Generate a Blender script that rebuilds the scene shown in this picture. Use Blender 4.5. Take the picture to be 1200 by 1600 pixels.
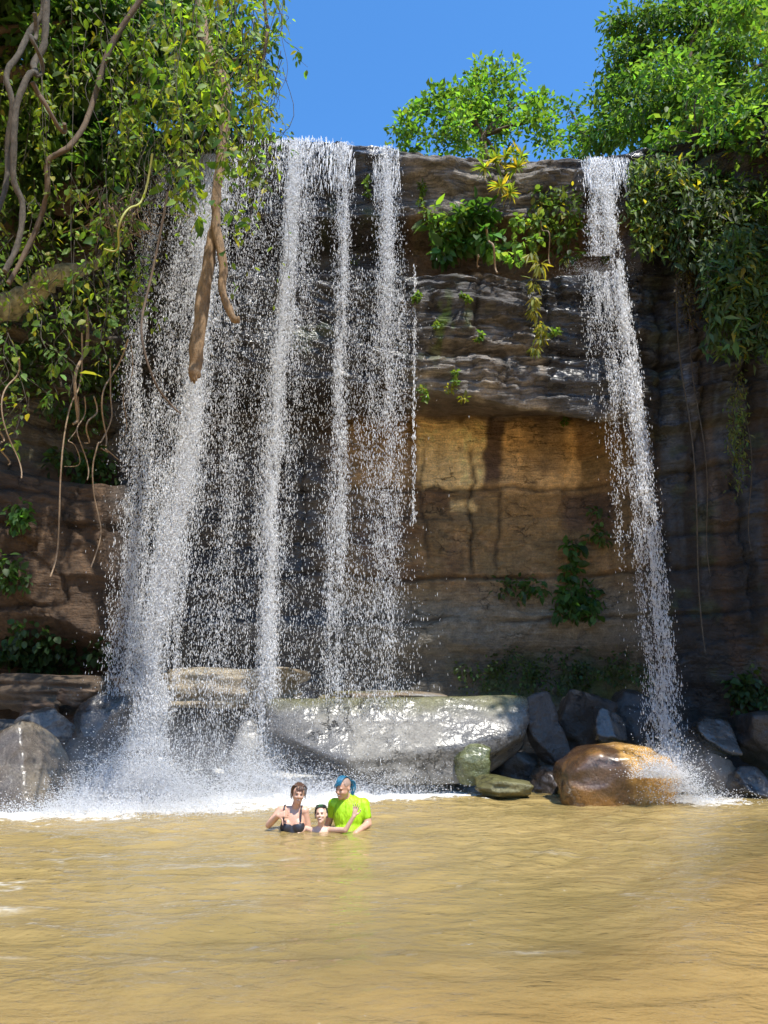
import bpy, bmesh, math, random
import numpy as np
from mathutils import Vector, Matrix
for _o in list(bpy.data.objects): bpy.data.objects.remove(_o)
SC = bpy.context.scene; COL = SC.collection

# ---------------------------------------------------------------- camera
PITCH = math.radians(13.4); CAMZ = 1.6; FPX = 1209.0
cd = bpy.data.cameras.new('camera'); cam = bpy.data.objects.new('camera', cd); COL.objects.link(cam)
cd.sensor_fit = 'VERTICAL'; cd.sensor_height = 24.0; cd.sensor_width = 18.0
cd.lens = 12.0 * FPX / 800.0
cd.clip_start = 0.05; cd.clip_end = 2000
cam.location = (0, 0, CAMZ); cam.rotation_euler = (math.pi/2 + PITCH, 0, 0)
SC.camera = cam
# ---------------------------------------------------------------- sky, sun, exposure
SUN = Vector((0.28, -0.41, 0.87)).normalized()          # direction towards the sun
w = bpy.data.worlds.new('World'); SC.world = w; w.use_nodes = True
nt = w.node_tree; bg = nt.nodes['Background']
sky = nt.nodes.new('ShaderNodeTexSky'); sky.sky_type = 'NISHITA'; sky.sun_disc = False
sky.sun_elevation = math.asin(SUN.z); sky.sun_rotation = math.atan2(SUN.x, SUN.y)
sky.altitude = 400; sky.air_density = 1.0; sky.dust_density = 0.6; sky.ozone_density = 3.0
tint = nt.nodes.new('ShaderNodeVectorMath'); tint.operation = 'MULTIPLY'; tint.inputs[1].default_value = (.58, 1.10, 1.46)
nt.links.new(sky.outputs[0], tint.inputs[0]); nt.links.new(tint.outputs[0], bg.inputs[0]); bg.inputs[1].default_value = 0.14
sl = bpy.data.lights.new('sun', 'SUN'); sl.energy = 4.6; sl.angle = math.radians(0.5); sl.color = (1.0, 0.95, 0.86)
so = bpy.data.objects.new('sun', sl); COL.objects.link(so); so.location = (4, -10, 30)
so.rotation_euler = SUN.to_track_quat('Z', 'Y').to_euler()
SC.view_settings.view_transform = 'Standard'; SC.view_settings.look = 'None'
SC.view_settings.gamma = 1.0; SC.view_settings.use_curve_mapping = False
SC.view_settings.exposure = 0.66
cy_ = SC.cycles
cy_.max_bounces = 9; cy_.diffuse_bounces = 8; cy_.glossy_bounces = 3; cy_.transmission_bounces = 4
cy_.transparent_max_bounces = 16; cy_.caustics_reflective = False; cy_.caustics_refractive = False
cy_.sample_clamp_indirect = 6.0

# ---------------------------------------------------------------- helpers
RNG = np.random.RandomState(7)
CP, SP = math.cos(PITCH), math.sin(PITCH)
def P(px, py, Y):
    """world point at distance Y that stands where pixel (px, py) of the photo looks"""
    cx = (px-600)/FPX; cy = (800-py)/FPX
    dy = CP - cy*SP; dz = SP + cy*CP
    return np.array([cx/dy*Y, Y, CAMZ + dz/dy*Y])
def proj(V):
    V = np.asarray(V, float); y = V[..., 1]; z = V[..., 2]-CAMZ
    d = y*CP + z*SP; d = np.where(d < .05, .05, d); u = -y*SP + z*CP
    return 600 + FPX*V[..., 0]/d, 800 - FPX*u/d
def ss(a, b, x):
    t = np.clip((np.asarray(x, float)-a)/(b-a), 0, 1); return t*t*(3-2*t)
def _h(ix, iy, iz, seed):
    n = (ix.astype(np.int64)*374761393 + iy.astype(np.int64)*668265263 + iz.astype(np.int64)*2147483647 + seed*1274126177) & 0xffffffff
    n = ((n ^ (n >> 13))*1274126177) & 0xffffffff
    n = ((n ^ (n >> 15))*2246822519) & 0xffffffff
    return ((n ^ (n >> 16)) & 0xffffff)/float(0xffffff)
def vn(x, y, z=0.0, seed=0):
    x, y, z = np.broadcast_arrays(np.asarray(x, float), np.asarray(y, float), np.asarray(z, float))
    ix, iy, iz = np.floor(x), np.floor(y), np.floor(z)
    fx, fy, fz = x-ix, y-iy, z-iz
    fx, fy, fz = fx*fx*(3-2*fx), fy*fy*(3-2*fy), fz*fz*(3-2*fz)
    r = 0
    for a in (0, 1):
        for b in (0, 1):
            for c in (0, 1):
                r = r + _h(ix+a, iy+b, iz+c, seed)*(fx if a else 1-fx)*(fy if b else 1-fy)*(fz if c else 1-fz)
    return r*2-1
def fbm(x, y, z=0.0, o=4, seed=0, g=.5):
    r = 0; a = 1.0; f = 1.0; t = 0
    for i in range(o):
        r = r + a*vn(np.asarray(x)*f, np.asarray(y)*f, np.asarray(z)*f, seed+i*17); t += a; a *= g; f *= 2.03
    return r/t
def lerp(a, b, t): return a + (b-a)*t

class MB:
    """collects vertices, polygons, colours; built into one mesh"""
    def __init__(s): s.V = []; s.F = []; s.C = []; s.n = 0
    def add(s, V, F, C=None):
        V = np.asarray(V, float).reshape(-1, 3); F = np.asarray(F, int)
        s.V.append(V); s.F.append(F + s.n); s.n += len(V)
        if C is None: C = np.ones((len(V), 3))
        C = np.asarray(C, float)
        if C.ndim == 1: C = np.tile(C, (len(V), 1))
        s.C.append(C)
    def mesh(s, name, smooth=True):
        me = bpy.data.meshes.new(name)
        V = np.concatenate(s.V); C = np.concatenate(s.C)
        me.vertices.add(len(V)); me.vertices.foreach_set('co', V.ravel())
        L = np.concatenate([f.ravel() for f in s.F]); T = np.concatenate([np.full(len(f), f.shape[1]) for f in s.F])
        me.loops.add(len(L)); me.loops.foreach_set('vertex_index', L.astype(np.int32))
        me.polygons.add(len(T)); st = np.concatenate([[0], np.cumsum(T)[:-1]])
        me.polygons.foreach_set('loop_start', st.astype(np.int32))
        me.polygons.foreach_set('loop_total', T.astype(np.int32))
        if smooth: me.polygons.foreach_set('use_smooth', np.ones(len(T), bool))
        a = me.color_attributes.new('Col', 'FLOAT_COLOR', 'POINT')
        a.data.foreach_set('color', np.concatenate([C, np.ones((len(C), 1))], 1).ravel())
        me.update(calc_edges=True)
        return me
    def build(s, name, mat, parent=None, smooth=True, kind=None):
        return link(name, s.mesh(name, smooth), mat, parent, kind)
def link(name, me, mat=None, parent=None, kind=None):
    o = bpy.data.objects.new(name, me); COL.objects.link(o)
    if mat is not None and me is not None and not me.materials: me.materials.append(mat)
    if parent is not None:
        o.parent = parent; o.matrix_parent_inverse = Matrix.Translation(-parent.location)
    if kind: o['kind'] = kind
    return o
def tag(o, label, cat, group=None):
    o['label'] = label; o['category'] = cat
    if group: o['group'] = group
    return o
def empty(name, loc, label, cat, group=None):
    o = bpy.data.objects.new(name, None); COL.objects.link(o); o.location = tuple(loc); o.empty_display_size = .2
    return tag(o, label, cat, group)
def attr(me, name, vals):
    a = me.attributes.new(name, 'FLOAT', 'POINT'); a.data.foreach_set('value', np.asarray(vals, float).ravel())

def catmull(pts, n):
    pts = np.asarray(pts, float); k = len(pts)
    q = np.vstack([2*pts[0]-pts[1], pts, 2*pts[-1]-pts[-2]])
    t = np.linspace(0, k-1-1e-6, n); i = t.astype(int); f = (t-i)[:, None]
    a, b, c, d = q[i], q[i+1], q[i+2], q[i+3]
    return .5*(2*b + (c-a)*f + (2*a-5*b+4*c-d)*f**2 + (3*b-a-3*c+d)*f**3)
def tube(mb, pts, rad, n=8, col=None, lump=0.0, cap=True):
    pts = np.asarray(pts, float); m = len(pts); rad = np.broadcast_to(np.asarray(rad, float), (m,)).copy()
    t = np.gradient(pts, axis=0); t /= np.linalg.norm(t, axis=1)[:, None]+1e-9
    ref = np.array([0.31, -.9, .28]) if abs(t[0] @ np.array([0.31, -.9, .28])) < .9 else np.array([1., 0, 0])
    u = np.cross(t, ref); u /= np.linalg.norm(u, axis=1)[:, None]+1e-9; v = np.cross(t, u)
    a = np.linspace(0, 2*np.pi, n, endpoint=False)
    R = rad[:, None]
    if lump: R = R*(1+lump*fbm(np.arange(m)[:, None]*.45+rad[0]*91, np.cos(a)[None]*1.3+5, np.sin(a)[None]*1.3, 3, int(abs(pts[0, 0])*50)))
    V = pts[:, None] + u[:, None]*(np.cos(a)[None]*R)[..., None] + v[:, None]*(np.sin(a)[None]*R)[..., None]
    i, j = np.meshgrid(np.arange(m-1), np.arange(n), indexing='ij'); j2 = (j+1) % n
    F = np.stack([i*n+j, (i+1)*n+j, (i+1)*n+j2, i*n+j2], -1).reshape(-1, 4)
    mb.add(V, F, col)
    if cap:
        c0 = np.vstack([V[-1], pts[-1]+t[-1]*rad[-1]*.3]); k = np.arange(n)
        mb.add(c0, np.stack([(k+1) % n, k, np.full(n, n)], 1), col)
        c1 = np.vstack([V[0], pts[0]-t[0]*rad[0]*.3]); mb.add(c1, np.stack([k, (k+1) % n, np.full(n, n)], 1), col)

# ---------------------------------------------------------------- materials
def mat(name):
    m = bpy.data.materials.new(name); m.use_nodes = True
    return m, m.node_tree.nodes, m.node_tree.links, m.node_tree.nodes['Principled BSDF']
def noise(N, L, scale, detail=4, vec=None, rough=.55):
    n = N.new('ShaderNodeTexNoise'); n.inputs['Scale'].default_value = scale; n.inputs['Detail'].default_value = detail
    n.inputs['Roughness'].default_value = rough
    if vec is not None: L.new(vec, n.inputs['Vector'])
    return n
def mrange(N, L, src, a, b, c, d):
    n = N.new('ShaderNodeMapRange'); L.new(src, n.inputs[0])
    for i, v in enumerate((a, b, c, d)): n.inputs[i+1].default_value = v
    return n.outputs[0]
def mapping(N, L, scale, rot=(0, 0, 0)):
    tc = N.new('ShaderNodeTexCoord'); mp = N.new('ShaderNodeMapping'); L.new(tc.outputs['Object'], mp.inputs[0])
    mp.inputs['Scale'].default_value = scale; mp.inputs['Rotation'].default_value = rot
    return mp.outputs[0]
def mulcol(N, L, col, fac):
    v = N.new('ShaderNodeVectorMath'); v.operation = 'SCALE'; L.new(col, v.inputs[0]); L.new(fac, v.inputs['Scale']); return v.outputs[0]
def bump(N, L, src, strength, dist, prev=None):
    b = N.new('ShaderNodeBump'); b.inputs['Strength'].default_value = strength; b.inputs['Distance'].default_value = dist
    L.new(src, b.inputs['Height'])
    if prev is not None: L.new(prev, b.inputs['Normal'])
    return b.outputs[0]

def rock_material(name, strata=True, bs=1.0, gscale=1.0, coat=1.0):
    m, N, L, bs_ = mat(name)
    at = N.new('ShaderNodeAttribute'); at.attribute_name = 'Col'
    we = N.new('ShaderNodeAttribute'); we.attribute_name = 'wet'
    v = mapping(N, L, (1, 1, 1)); vs = mapping(N, L, (1.2, 1.2, 7.0), (0, .09, 0))
    n1 = noise(N, L, 5*gscale, 8, v, .65); n2 = noise(N, L, 26*gscale, 6, v, .7); n3 = noise(N, L, 2.2*gscale, 8, vs, .6)
    f = mrange(N, L, n1.outputs[0], .25, .75, .62, 1.34)
    f2 = mrange(N, L, n2.outputs[0], .3, .7, .60, 1.38)
    f3 = mrange(N, L, n3.outputs[0], .3, .7, .75, 1.22)
    c = mulcol(N, L, mulcol(N, L, at.outputs['Color'], f), f2)
    if strata:
        n6 = noise(N, L, 1.6, 7, mapping(N, L, (1.3, 1.3, 15), (0, .10, 0)), .62); be = N.new('ShaderNodeAttribute'); be.attribute_name = 'bedding'; fm = N.new('ShaderNodeMix'); L.new(be.outputs['Fac'], fm.inputs[0]); fm.inputs[2].default_value = 1; L.new(mrange(N, L, n6.outputs[0], .40, .60, .48, 1.42), fm.inputs[3]); c = mulcol(N, L, mulcol(N, L, c, f3), fm.outputs[0])
    # fracture lines: irregular cells, flattened along the bedding
    vw = N.new('ShaderNodeVectorMath'); vw.operation = 'MULTIPLY_ADD'; L.new(n1.outputs['Color'], vw.inputs[0]); vw.inputs[1].default_value = (1.1, 1.1, .8)
    L.new(mapping(N, L, (1.5, 1.5, 3.2) if strata else (1.1, 1.1, 1.5), (0, .1, 0)), vw.inputs[2])
    vo = N.new('ShaderNodeTexVoronoi'); vo.feature = 'DISTANCE_TO_EDGE'; L.new(vw.outputs[0], vo.inputs['Vector']); vo.inputs['Scale'].default_value = 1.1*gscale
    vp = noise(N, L, 1.1, 3, v); crk = N.new('ShaderNodeMath'); crk.operation = 'MAXIMUM'
    L.new(mrange(N, L, vo.outputs['Distance'], 0, .035, 0, 1), crk.inputs[0]); L.new(mrange(N, L, vp.outputs[0], .37, .50, 0, 1), crk.inputs[1])
    c = mulcol(N, L, c, mrange(N, L, crk.outputs[0], 0, 1, .42, 1))
    L.new(c, bs_.inputs['Base Color'])
    r = N.new('ShaderNodeMath'); r.operation = 'MULTIPLY_ADD'; L.new(we.outputs['Fac'], r.inputs[0]); r.inputs[1].default_value = -.76; r.inputs[2].default_value = .9
    r2 = N.new('ShaderNodeMath'); r2.operation = 'MULTIPLY'; L.new(r.outputs[0], r2.inputs[0]); L.new(mrange(N, L, n2.outputs[0], .3, .7, .8, 1.25), r2.inputs[1])
    L.new(r2.outputs[0], bs_.inputs['Roughness'])
    b = bump(N, L, n1.outputs[0], .75*bs, .09)
    if strata: b = bump(N, L, n3.outputs[0], .7*bs, .06, b)
    if strata:
        n5 = noise(N, L, 1.6, 7, mapping(N, L, (1.3, 1.3, 15), (0, .10, 0)), .62); hb = N.new('ShaderNodeMath'); hb.operation = 'MULTIPLY'; L.new(n5.outputs[0], hb.inputs[0]); L.new(be.outputs['Fac'], hb.inputs[1]); b = bump(N, L, hb.outputs[0], .9, .07, b)
    b = bump(N, L, crk.outputs[0], .9, .04, bump(N, L, n2.outputs[0], .5*bs, .025, b))
    L.new(b, bs_.inputs['Normal'])
    n4 = noise(N, L, 3.6*gscale, 3, v, .5)                # film of water over the wet parts
    bs_.inputs['Coat Roughness'].default_value = .24; bs_.inputs['Coat IOR'].default_value = 1.4
    L.new(mrange(N, L, we.outputs['Fac'], .5, 1.0, 0, coat), bs_.inputs['Coat Weight'])
    L.new(bump(N, L, n2.outputs[0], .10*bs, .02, bump(N, L, n4.outputs[0], .5*bs, .10)), bs_.inputs['Coat Normal'])
    return m
M_ROCK = rock_material('sandstone', True, 1.25, 1.0, .6); M_BOULDER = rock_material('wet_boulder', False, 1.0, 1.1)

def leaf_material(name, trans=.45, rough=.42, rnd=False):
    m, N, L, b = mat(name)
    out = N['Material Output']
    at = N.new('ShaderNodeAttribute'); at.attribute_name = 'Col'
    col = at.outputs['Color']
    if rnd:
        oi = N.new('ShaderNodeObjectInfo'); cr = N.new('ShaderNodeValToRGB'); L.new(oi.outputs['Random'], cr.inputs[0])
        e = cr.color_ramp.elements; e[0].color = (.042, .10, .016, 1); e[1].color = (.30, .27, .03, 1)
        for p, c in ((.35, (.06, .14, .02, 1)), (.6, (.09, .17, .025, 1)), (.85, (.14, .2, .03, 1)), (.93, (.2, .23, .03, 1))):
            k = e.new(p); k.color = c
        col = cr.outputs[0]
    L.new(col, b.inputs['Base Color']); b.inputs['Roughness'].default_value = rough
    tr = N.new('ShaderNodeBsdfTranslucent')
    sc = N.new('ShaderNodeVectorMath'); sc.operation = 'MULTIPLY'; L.new(col, sc.inputs[0]); sc.inputs[1].default_value = (2.2, 2.0, .9)
    L.new(sc.outputs[0], tr.inputs[0])
    mx = N.new('ShaderNodeMixShader'); mx.inputs[0].default_value = trans
    L.new(b.outputs[0], mx.inputs[1]); L.new(tr.outputs[0], mx.inputs[2]); L.new(mx.outputs[0], out.inputs[0])
    return m
M_LEAF = leaf_material('leaf_green', .5, .58); M_LEAF_ONE = leaf_material('vine_leaf_green', .5, .55, True)

def bark_material(name, c0, c1, scale=9, str_=.6, rough=.9):
    m, N, L, b = mat(name)
    v = mapping(N, L, (1, 1, .45))
    n = noise(N, L, scale, 8, v, .7); cr = N.new('ShaderNodeValToRGB'); L.new(n.outputs[0], cr.inputs[0])
    cr.color_ramp.elements[0].position = .32; cr.color_ramp.elements[1].position = .68
    cr.color_ramp.elements[0].color = (*c0, 1); cr.color_ramp.elements[1].color = (*c1, 1)
    L.new(cr.outputs[0], b.inputs['Base Color']); b.inputs['Roughness'].default_value = rough
    n2 = noise(N, L, scale*4, 5, v, .7)
    L.new(bump(N, L, n2.outputs[0], str_*.7, .01, bump(N, L, n.outputs[0], str_, .03)), b.inputs['Normal'])
    return m
M_BARK = bark_material('brown_bark', (.05, .034, .022), (.14, .095, .06))
M_BARK_PALE = bark_material('pale_bark', (.12, .08, .045), (.34, .22, .12), 12, .9)
M_VINE = bark_material('grey_vine_bark', (.03, .026, .019), (.11, .088, .062), 20)
M_ROOT = bark_material('hanging_root_bark', (.16, .10, .06), (.36, .26, .16), 30)
def plain(name, col, rough=.6, spec=.5, nscale=30, var=.15):
    m, N, L, b = mat(name)
    n = noise(N, L, nscale, 3, mapping(N, L, (1, 1, 1)))
    rgb = N.new('ShaderNodeRGB'); rgb.outputs[0].default_value = (*col, 1)
    L.new(mulcol(N, L, rgb.outputs[0], mrange(N, L, n.outputs[0], .3, .7, 1-var, 1+var)), b.inputs['Base Color'])
    b.inputs['Roughness'].default_value = rough; b.inputs['Specular IOR Level'].default_value = spec
    return m

# ================================================================ CLIFF
NX = 560
X = np.linspace(-13.0, 13.5, NX)
wl = ss(-4.3, -5.9, X); wr = ss(4.5, 5.9, X)
curve = np.where(X < -6.3, (-X-6.3)*.75, 0) + np.where(X > 6.3, (X-6.3)*.75, 0)
curve = np.minimum(curve, 4.5)
wob = .35*fbm(X*.33, 3.1, 0, 3, 5)
wob2 = .3*fbm(X*.6, 9.1, 0, 3, 6)
zb = np.interp(X, [-6, -3, .7, 2.0, 4.0, 5.0], [7.9, 8.1, 7.95, 7.65, 7.2, 7.1]) + .12*fbm(X*1.3, 1.7, 0, 3, 8)
rim = np.interp(X, [-13, -6, -3, -1.8, .4, 2, 4.6, 5.2, 13], [14.7, 14.5, 14.42, 14.3, 13.88, 13.86, 13.72, 13.75, 14.1]) + .07*fbm(X*1.4, 4, 0, 3, 11)
def cp(Yc, zc, Yl, zl, Yr, zr):
    Y = lerp(lerp(Yc, Yl, wl), Yr, wr); z = lerp(lerp(zc, zl, wl), zr, wr)
    return np.stack([Y + 0*X, z + 0*X])
ctrl = [
 cp(18.1, -1.0, 17.2, -1.0, 16.6, -1.0),
 cp(18.0+wob2, 2.0+.5*wob, 17.0, 2.2, 16.4, 2.0),
 cp(17.45, 3.2+.6*wob, 15.5, np.clip(2.55-.48*(X+5.3), 2.2, 3.8)+.1*wob, 16.2, 3.2),
 cp(17.35, 4.24, 15.55, 4.2, 16.1, 4.3),
 cp(17.25, 6.3, 15.55, 5.9, 16.0, 6.0),
 cp(17.3, 8.1, 16.6, 6.15, 15.85, 7.1),
 cp(15.15+.25*wob, zb, 16.5, 7.0, 15.5, 7.2),
 cp(15.0+.2*wob, 9.2, 16.1, 8.8, 15.3, 9.2),
 cp(15.05+.2*wob, 10.55, 16.0, 10.4, 15.2, 10.6),
 cp(16.6, 10.8, 16.3, 10.7, 15.6, 10.8),
 cp(16.8, 12.0+.3*wob2, 16.5, 12.0, 15.7, 12.0),
 cp(15.55+.3*wob2, 12.25+.3*wob2, 15.9, 12.3, 15.35, 12.2),
 cp(15.4+.25*wob, rim-.12, 15.6, rim-.12, 15.25, rim-.12),
 cp(15.75, rim+.05, 16.0, rim+.05, 15.7, rim+.05),
 cp(30, 14.6, 30, 15.2, 30, 14.9),
 cp(80, 19, 80, 19, 80, 19),
]
ctrl[8][1] += .08*fbm(X*1.1, 7, 0, 3, 21)
rows = [26, 24, 28, 46, 36, 26, 36, 40, 14, 30, 16, 44, 6, 8, 5]
YZ = []; seg = []
for k, n in enumerate(rows):
    t = np.linspace(0, 1, n, endpoint=False)[:, None]
    YZ.append(np.stack([lerp(ctrl[k][0], ctrl[k+1][0], t), lerp(ctrl[k][1], ctrl[k+1][1], t)], -1)); seg += [k + a for a in t.ravel()]
YZ = np.concatenate(YZ, 0); seg = np.array(seg); NR = len(seg)
# soften the corners along the profile
ker = np.array([.1, .2, .4, .2, .1])
pad = np.concatenate([YZ[:2], YZ, YZ[-2:]], 0)
YZ = sum(ker[i]*pad[i:i+NR] for i in range(5))
CX = np.tile(X, (NR, 1)); CY = YZ[..., 0] - curve[None]; CZ = YZ[..., 1]
SG = np.tile(seg[:, None], (1, NX))
block = ss(5.9, 6.3, SG)*(1-ss(8.0, 8.6, SG)); capm = ss(10.9, 11.2, SG)*(1-ss(12.6, 13.2, SG)); lower = 1-ss(4.8, 5.4, SG)
recess = ss(8.6, 9.2, SG)*(1-ss(10.7, 11.2, SG)); top = ss(12.9, 13.2, SG)
wlt, wrt = ss(-4.3, -5.9, CX), ss(4.5, 5.9, CX)
d = .30*fbm(CX*.35, CZ*.4, 0, 3, 31) + .10*fbm(CX*1.2, CZ*1.4, 0, 3, 32)
s = CZ + .13*CX + .22*fbm(CX*.45, CZ*.5, 0, 3, 33)
def stair(v, seed, sharp):
    a = vn(v, 0*v, 0, seed); return np.tanh(a*sharp)
lum = .5+.5*vn(CX*.9, CZ*1.1, 0, 37)
d += block*(.10*stair(s*2.1, 41, 3)+.055*stair(s*5.2+.4*vn(CX*1.4, CZ, 0, 49), 42, 3)*lum + .045*stair(s*11+.6*vn(CX*2.3, CZ, 0, 48), 43, 3)*(1-lum*.4) + .05*fbm(CX*2.5, s*4, 0, 3, 44))
# deep bedding gap across the block, sloping as in the photo
g0 = 8.78 + .05*vn(CX*1.3, 0*CX, 0, 51) - .10*(CX-1.5)*.4
d -= block*.30*np.exp(-((CZ-g0)/.07)**2)*ss(.6, 1.4, CX)
sc_ = CZ*1 + .05*CX + .25*fbm(CX*.4, CZ*.35, 0, 3, 35)
d += capm*(.22*stair(sc_*2.2, 61, 3.5)+.07*stair(sc_*6+.5*vn(CX*1.2, CZ, 0, 62), 63, 2.5)+.10*fbm(CX*.9, sc_*3.2, 0, 3, 64))
d += recess*.2*fbm(CX*1.3, CZ*1.6, 0, 3, 66)
sl_ = CZ + .12*fbm(CX*.5, CZ*.5, 0, 2, 36)
d += lower*(.05*stair(sl_*1.7, 71, 4)+.05*fbm(CX*1.6, CZ*2.2, 0, 4, 72)+.02*fbm(CX*5, CZ*6, 0, 2, 73))
CRK = np.zeros(CX.shape)
for zc, amp in ((4.25, .10), (4.95, .06), (6.2, .08), (5.55, .05), (3.3, .08)):
    zz = zc + .10*vn(CX*.7, 0*CX, zc, 77) + .03*vn(CX*3, 0*CX, zc, 79)
    q_ = lower*np.exp(-((CZ-zz)/.045)**2)*ss(-.35, .2, vn(CX*.5, 0*CX, zc*3, 78)); d -= 1.1*amp*q_; CRK = np.maximum(CRK, q_)
# upright joints
for xc, z0, z1, amp in ((2.05, 8.9, 10.6, .16), (2.55, 8.0, 8.75, .15), (3.42, 9.3, 10.4, .14), (2.0, 4.3, 7.2, .14), (2.62, 4.4, 6.2, .07), (.95, 4.6, 7.2, .06), (-1.9, 4.2, 7.4, .08), (-.4, 8.2, 10.4, .12), (-3.1, 8.0, 10.4, .14), (6.6, 6, 11, .2), (7.3, 3, 9, .2), (5.9, 4, 10, .15), (-6.4, 3.4, 6, .1)):
    xx = xc + .12*vn(0*CX, CZ*1.7, xc, 81) + .04*vn(0*CX, CZ*7, xc, 82)
    q_ = np.exp(-((CX-xx)/.042)**2)*ss(z0-.1, z0+.1, CZ)*(1-ss(z1-.1, z1+.1, CZ)); d -= .75*amp*q_; CRK = np.maximum(CRK, q_)
# broken blocks: cells of rock standing a little proud or set back
def cells(x, y, seed):
    ix, iy = np.floor(x), np.floor(y); bd = np.full(x.shape, 9.); bh = np.zeros(x.shape); sd = np.full(x.shape, 9.)
    for a in (-1, 0, 1):
        for b_ in (-1, 0, 1):
            jx, jy = ix+a, iy+b_; px_ = jx+.5+.8*(_h(jx, jy, 0*jx, seed)-.5); py_ = jy+.5+.8*(_h(jx, jy, 0*jx+1, seed)-.5)
            dd = np.hypot(x-px_, y-py_); h_ = _h(jx, jy, 0*jx+2, seed); nb_ = dd < bd
            sd = np.where(nb_, bd, np.minimum(sd, dd)); bh = np.where(nb_, h_, bh); bd = np.where(nb_, dd, bd)
    return bh*2-1, sd-bd
wx1 = .25*fbm(CX*1.5, CZ*1.5, 0, 3, 160)
c1, e1 = cells(CX*1.1+wx1, s*2.6+wx1, 161); c2, e2 = cells(CX*2.6+wx1*2, s*6.5+wx1, 162); c3, e3 = cells(CX*.7+wx1, CZ*1.2+wx1, 163)
d += block*(.10*c1+.075*c2+.03*np.tanh(5*vn(CX*1.1, s*16, 0, 165))) + capm*(.09*c1+.05*c2) + lower*(1-wlt)*(.05*c3) + wlt*(.10*c3+.06*c1)*(1-top) + wrt*(.05*c3+.04*c1)*(1-top)
CRK = np.maximum(CRK, np.maximum(block, capm)*.55*(1-ss(.0, .09, e1))*ss(-.2, .3, vn(CX, CZ, 3, 164)))
d += wrt*(1-top)*(.05*fbm(CX*5, CZ*5, 0, 3, 88)+.07*fbm(CX*2.4, CZ*.35, 0, 3, 85)+.03*fbm(CX*6, CZ*.6, 0, 2, 86))
d += wlt*(1-top)*.18*fbm(CX*1.1, CZ*1.5, 0, 4, 87)
d *= (1-top)
CYd = CY - d
CZd = CZ + .07*fbm(CX*2, CY*2, CZ, 3, 90)*(1-top*.6)
CV = np.stack([CX, CYd, CZd], -1)
def cliff_y(px, py, guess=15.5):
    """distance at which the cliff meets the line of sight of a photo pixel"""
    dd = (CU-px)**2 + (CW-py)**2
    k = np.argsort(dd.ravel())[:6]
    return CV.reshape(-1, 3)[k, 1].min()
CU, CW = proj(CV)
# ---- colours: bedding, water stains, golden patches, moss, some shade and bounce light put in
def mixc(A, col, f): return A + (np.asarray(col) - A)*np.clip(f, 0, 1)[..., None]
n_a = fbm(CX*.8, CZ*.8, 0, 4, 101); n_b = fbm(CX*2.4, CZ*2.4, 0, 4, 102); n_v = fbm(CX*2.6, CZ*.22, 0, 3, 103); n_v2 = fbm(CX*6, CZ*.4, 0, 3, 104)
C = np.zeros(CV.shape) + np.array([.185, .160, .135])
C = mixc(C, (.31, .265, .215), ss(-.1, .4, n_b)); C = mixc(C, (.075, .066, .059), ss(.0, .4, -n_a))
C = mixc(C, (.36, .22, .10), block*ss(7.0, 7.9, 8.6-CZ+.6*n_a)*ss(1.6, 2.6, CX)*.7)
low = np.zeros(CV.shape) + np.array([.205, .132, .056])
low = mixc(low, (.27, .165, .075), ss(-.1, .5, n_b)); low = mixc(low, (.15, .085, .04), ss(.0, .5, -n_a))
def rect(x0, y0, x1, y1, e=10):
    j = 6*n_b+3*vn(CX*6, CZ*6, 0, 170); return ss(x0-e, x0+e, CU+j)*(1-ss(x1-e, x1+e, CU+j))*ss(y0-e, y0+e, CW+j)*(1-ss(y1-e, y1+e, CW+j))
low = mixc(low, (.085, .05, .03), (1-ss(640, 662, CW+8*n_b))*.9)  # shade cast by the overhang, painted as a dark band
gold = rect(655, 657, 757, 765, 5); gold2 = rect(784, 657, 905, 772, 5)  # golden stone, lightened to stand in for warm bounce light
low = mixc(low, (.84, .60, .28), gold*(.75+.35*ss(-.4, .3, n_a+.4*n_v2))); low = mixc(low, (.66, .42, .19), gold2*(.5+.5*ss(-.35, .3, n_v)))
low = mixc(low, (.70, .50, .23), rect(702, 782, 742, 797, 4))
low = mixc(low, (.50, .30, .11), rect(538, 655, 640, 760)*.7)
low = mixc(low, (.30, .18, .07), rect(770, 765, 900, 835, 14)*.7)
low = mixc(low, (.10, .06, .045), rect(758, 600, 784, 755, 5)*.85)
low = mixc(low, (.13, .10, .075), rect(835, 650, 880, 740, 14)*.6)
low = mixc(low, (.085, .05, .035), rect(880, 770, 960, 830, 10)*.8)
low = mixc(low, (.19, .165, .125), ss(895, 960, CW+25*n_a))
low = mixc(low, (.09, .075, .055), ss(985, 1050, CW+25*n_a))
moss = ss(1010, 1060, CW+20*n_b)*(1-ss(1085, 1110, CW))*ss(.0, .4, n_b+.25)*ss(680, 760, CU)
low = mixc(low, (.05, .075, .022), moss*.9)
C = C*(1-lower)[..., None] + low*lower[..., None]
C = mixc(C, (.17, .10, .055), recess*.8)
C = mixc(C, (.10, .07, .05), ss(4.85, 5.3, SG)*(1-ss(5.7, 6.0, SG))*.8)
# wet dark rock
wet = np.maximum(ss(660, 610, CU + 26*n_v), 0)
wet = np.maximum(wet, block*ss(815, 865, CU+40*n_v2 - .12*(CW-520)))
wet = np.maximum(wet, capm*ss(885, 915, CU+16*n_v2))
wet = np.maximum(wet, block*ss(720, 660, CU+20*n_v+.35*(CW-415))*.85)
wet = np.maximum(wet, ss(940, 1010, CU+20*n_v))
streak = ss(.12, .4, n_v)*.5*block*(1-ss(9.4, 10.4, CZ)*.5)
wet2 = np.clip(wet*(.95-.30*lower*1.9*ss(470, 570, CU)), 0, 1)
C = mixc(C, (.036, .034, .036), wet2*ss(-.7, -.1, n_b*.7+.25)); C = mixc(C, (.055, .045, .04), streak*.6)
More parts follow.
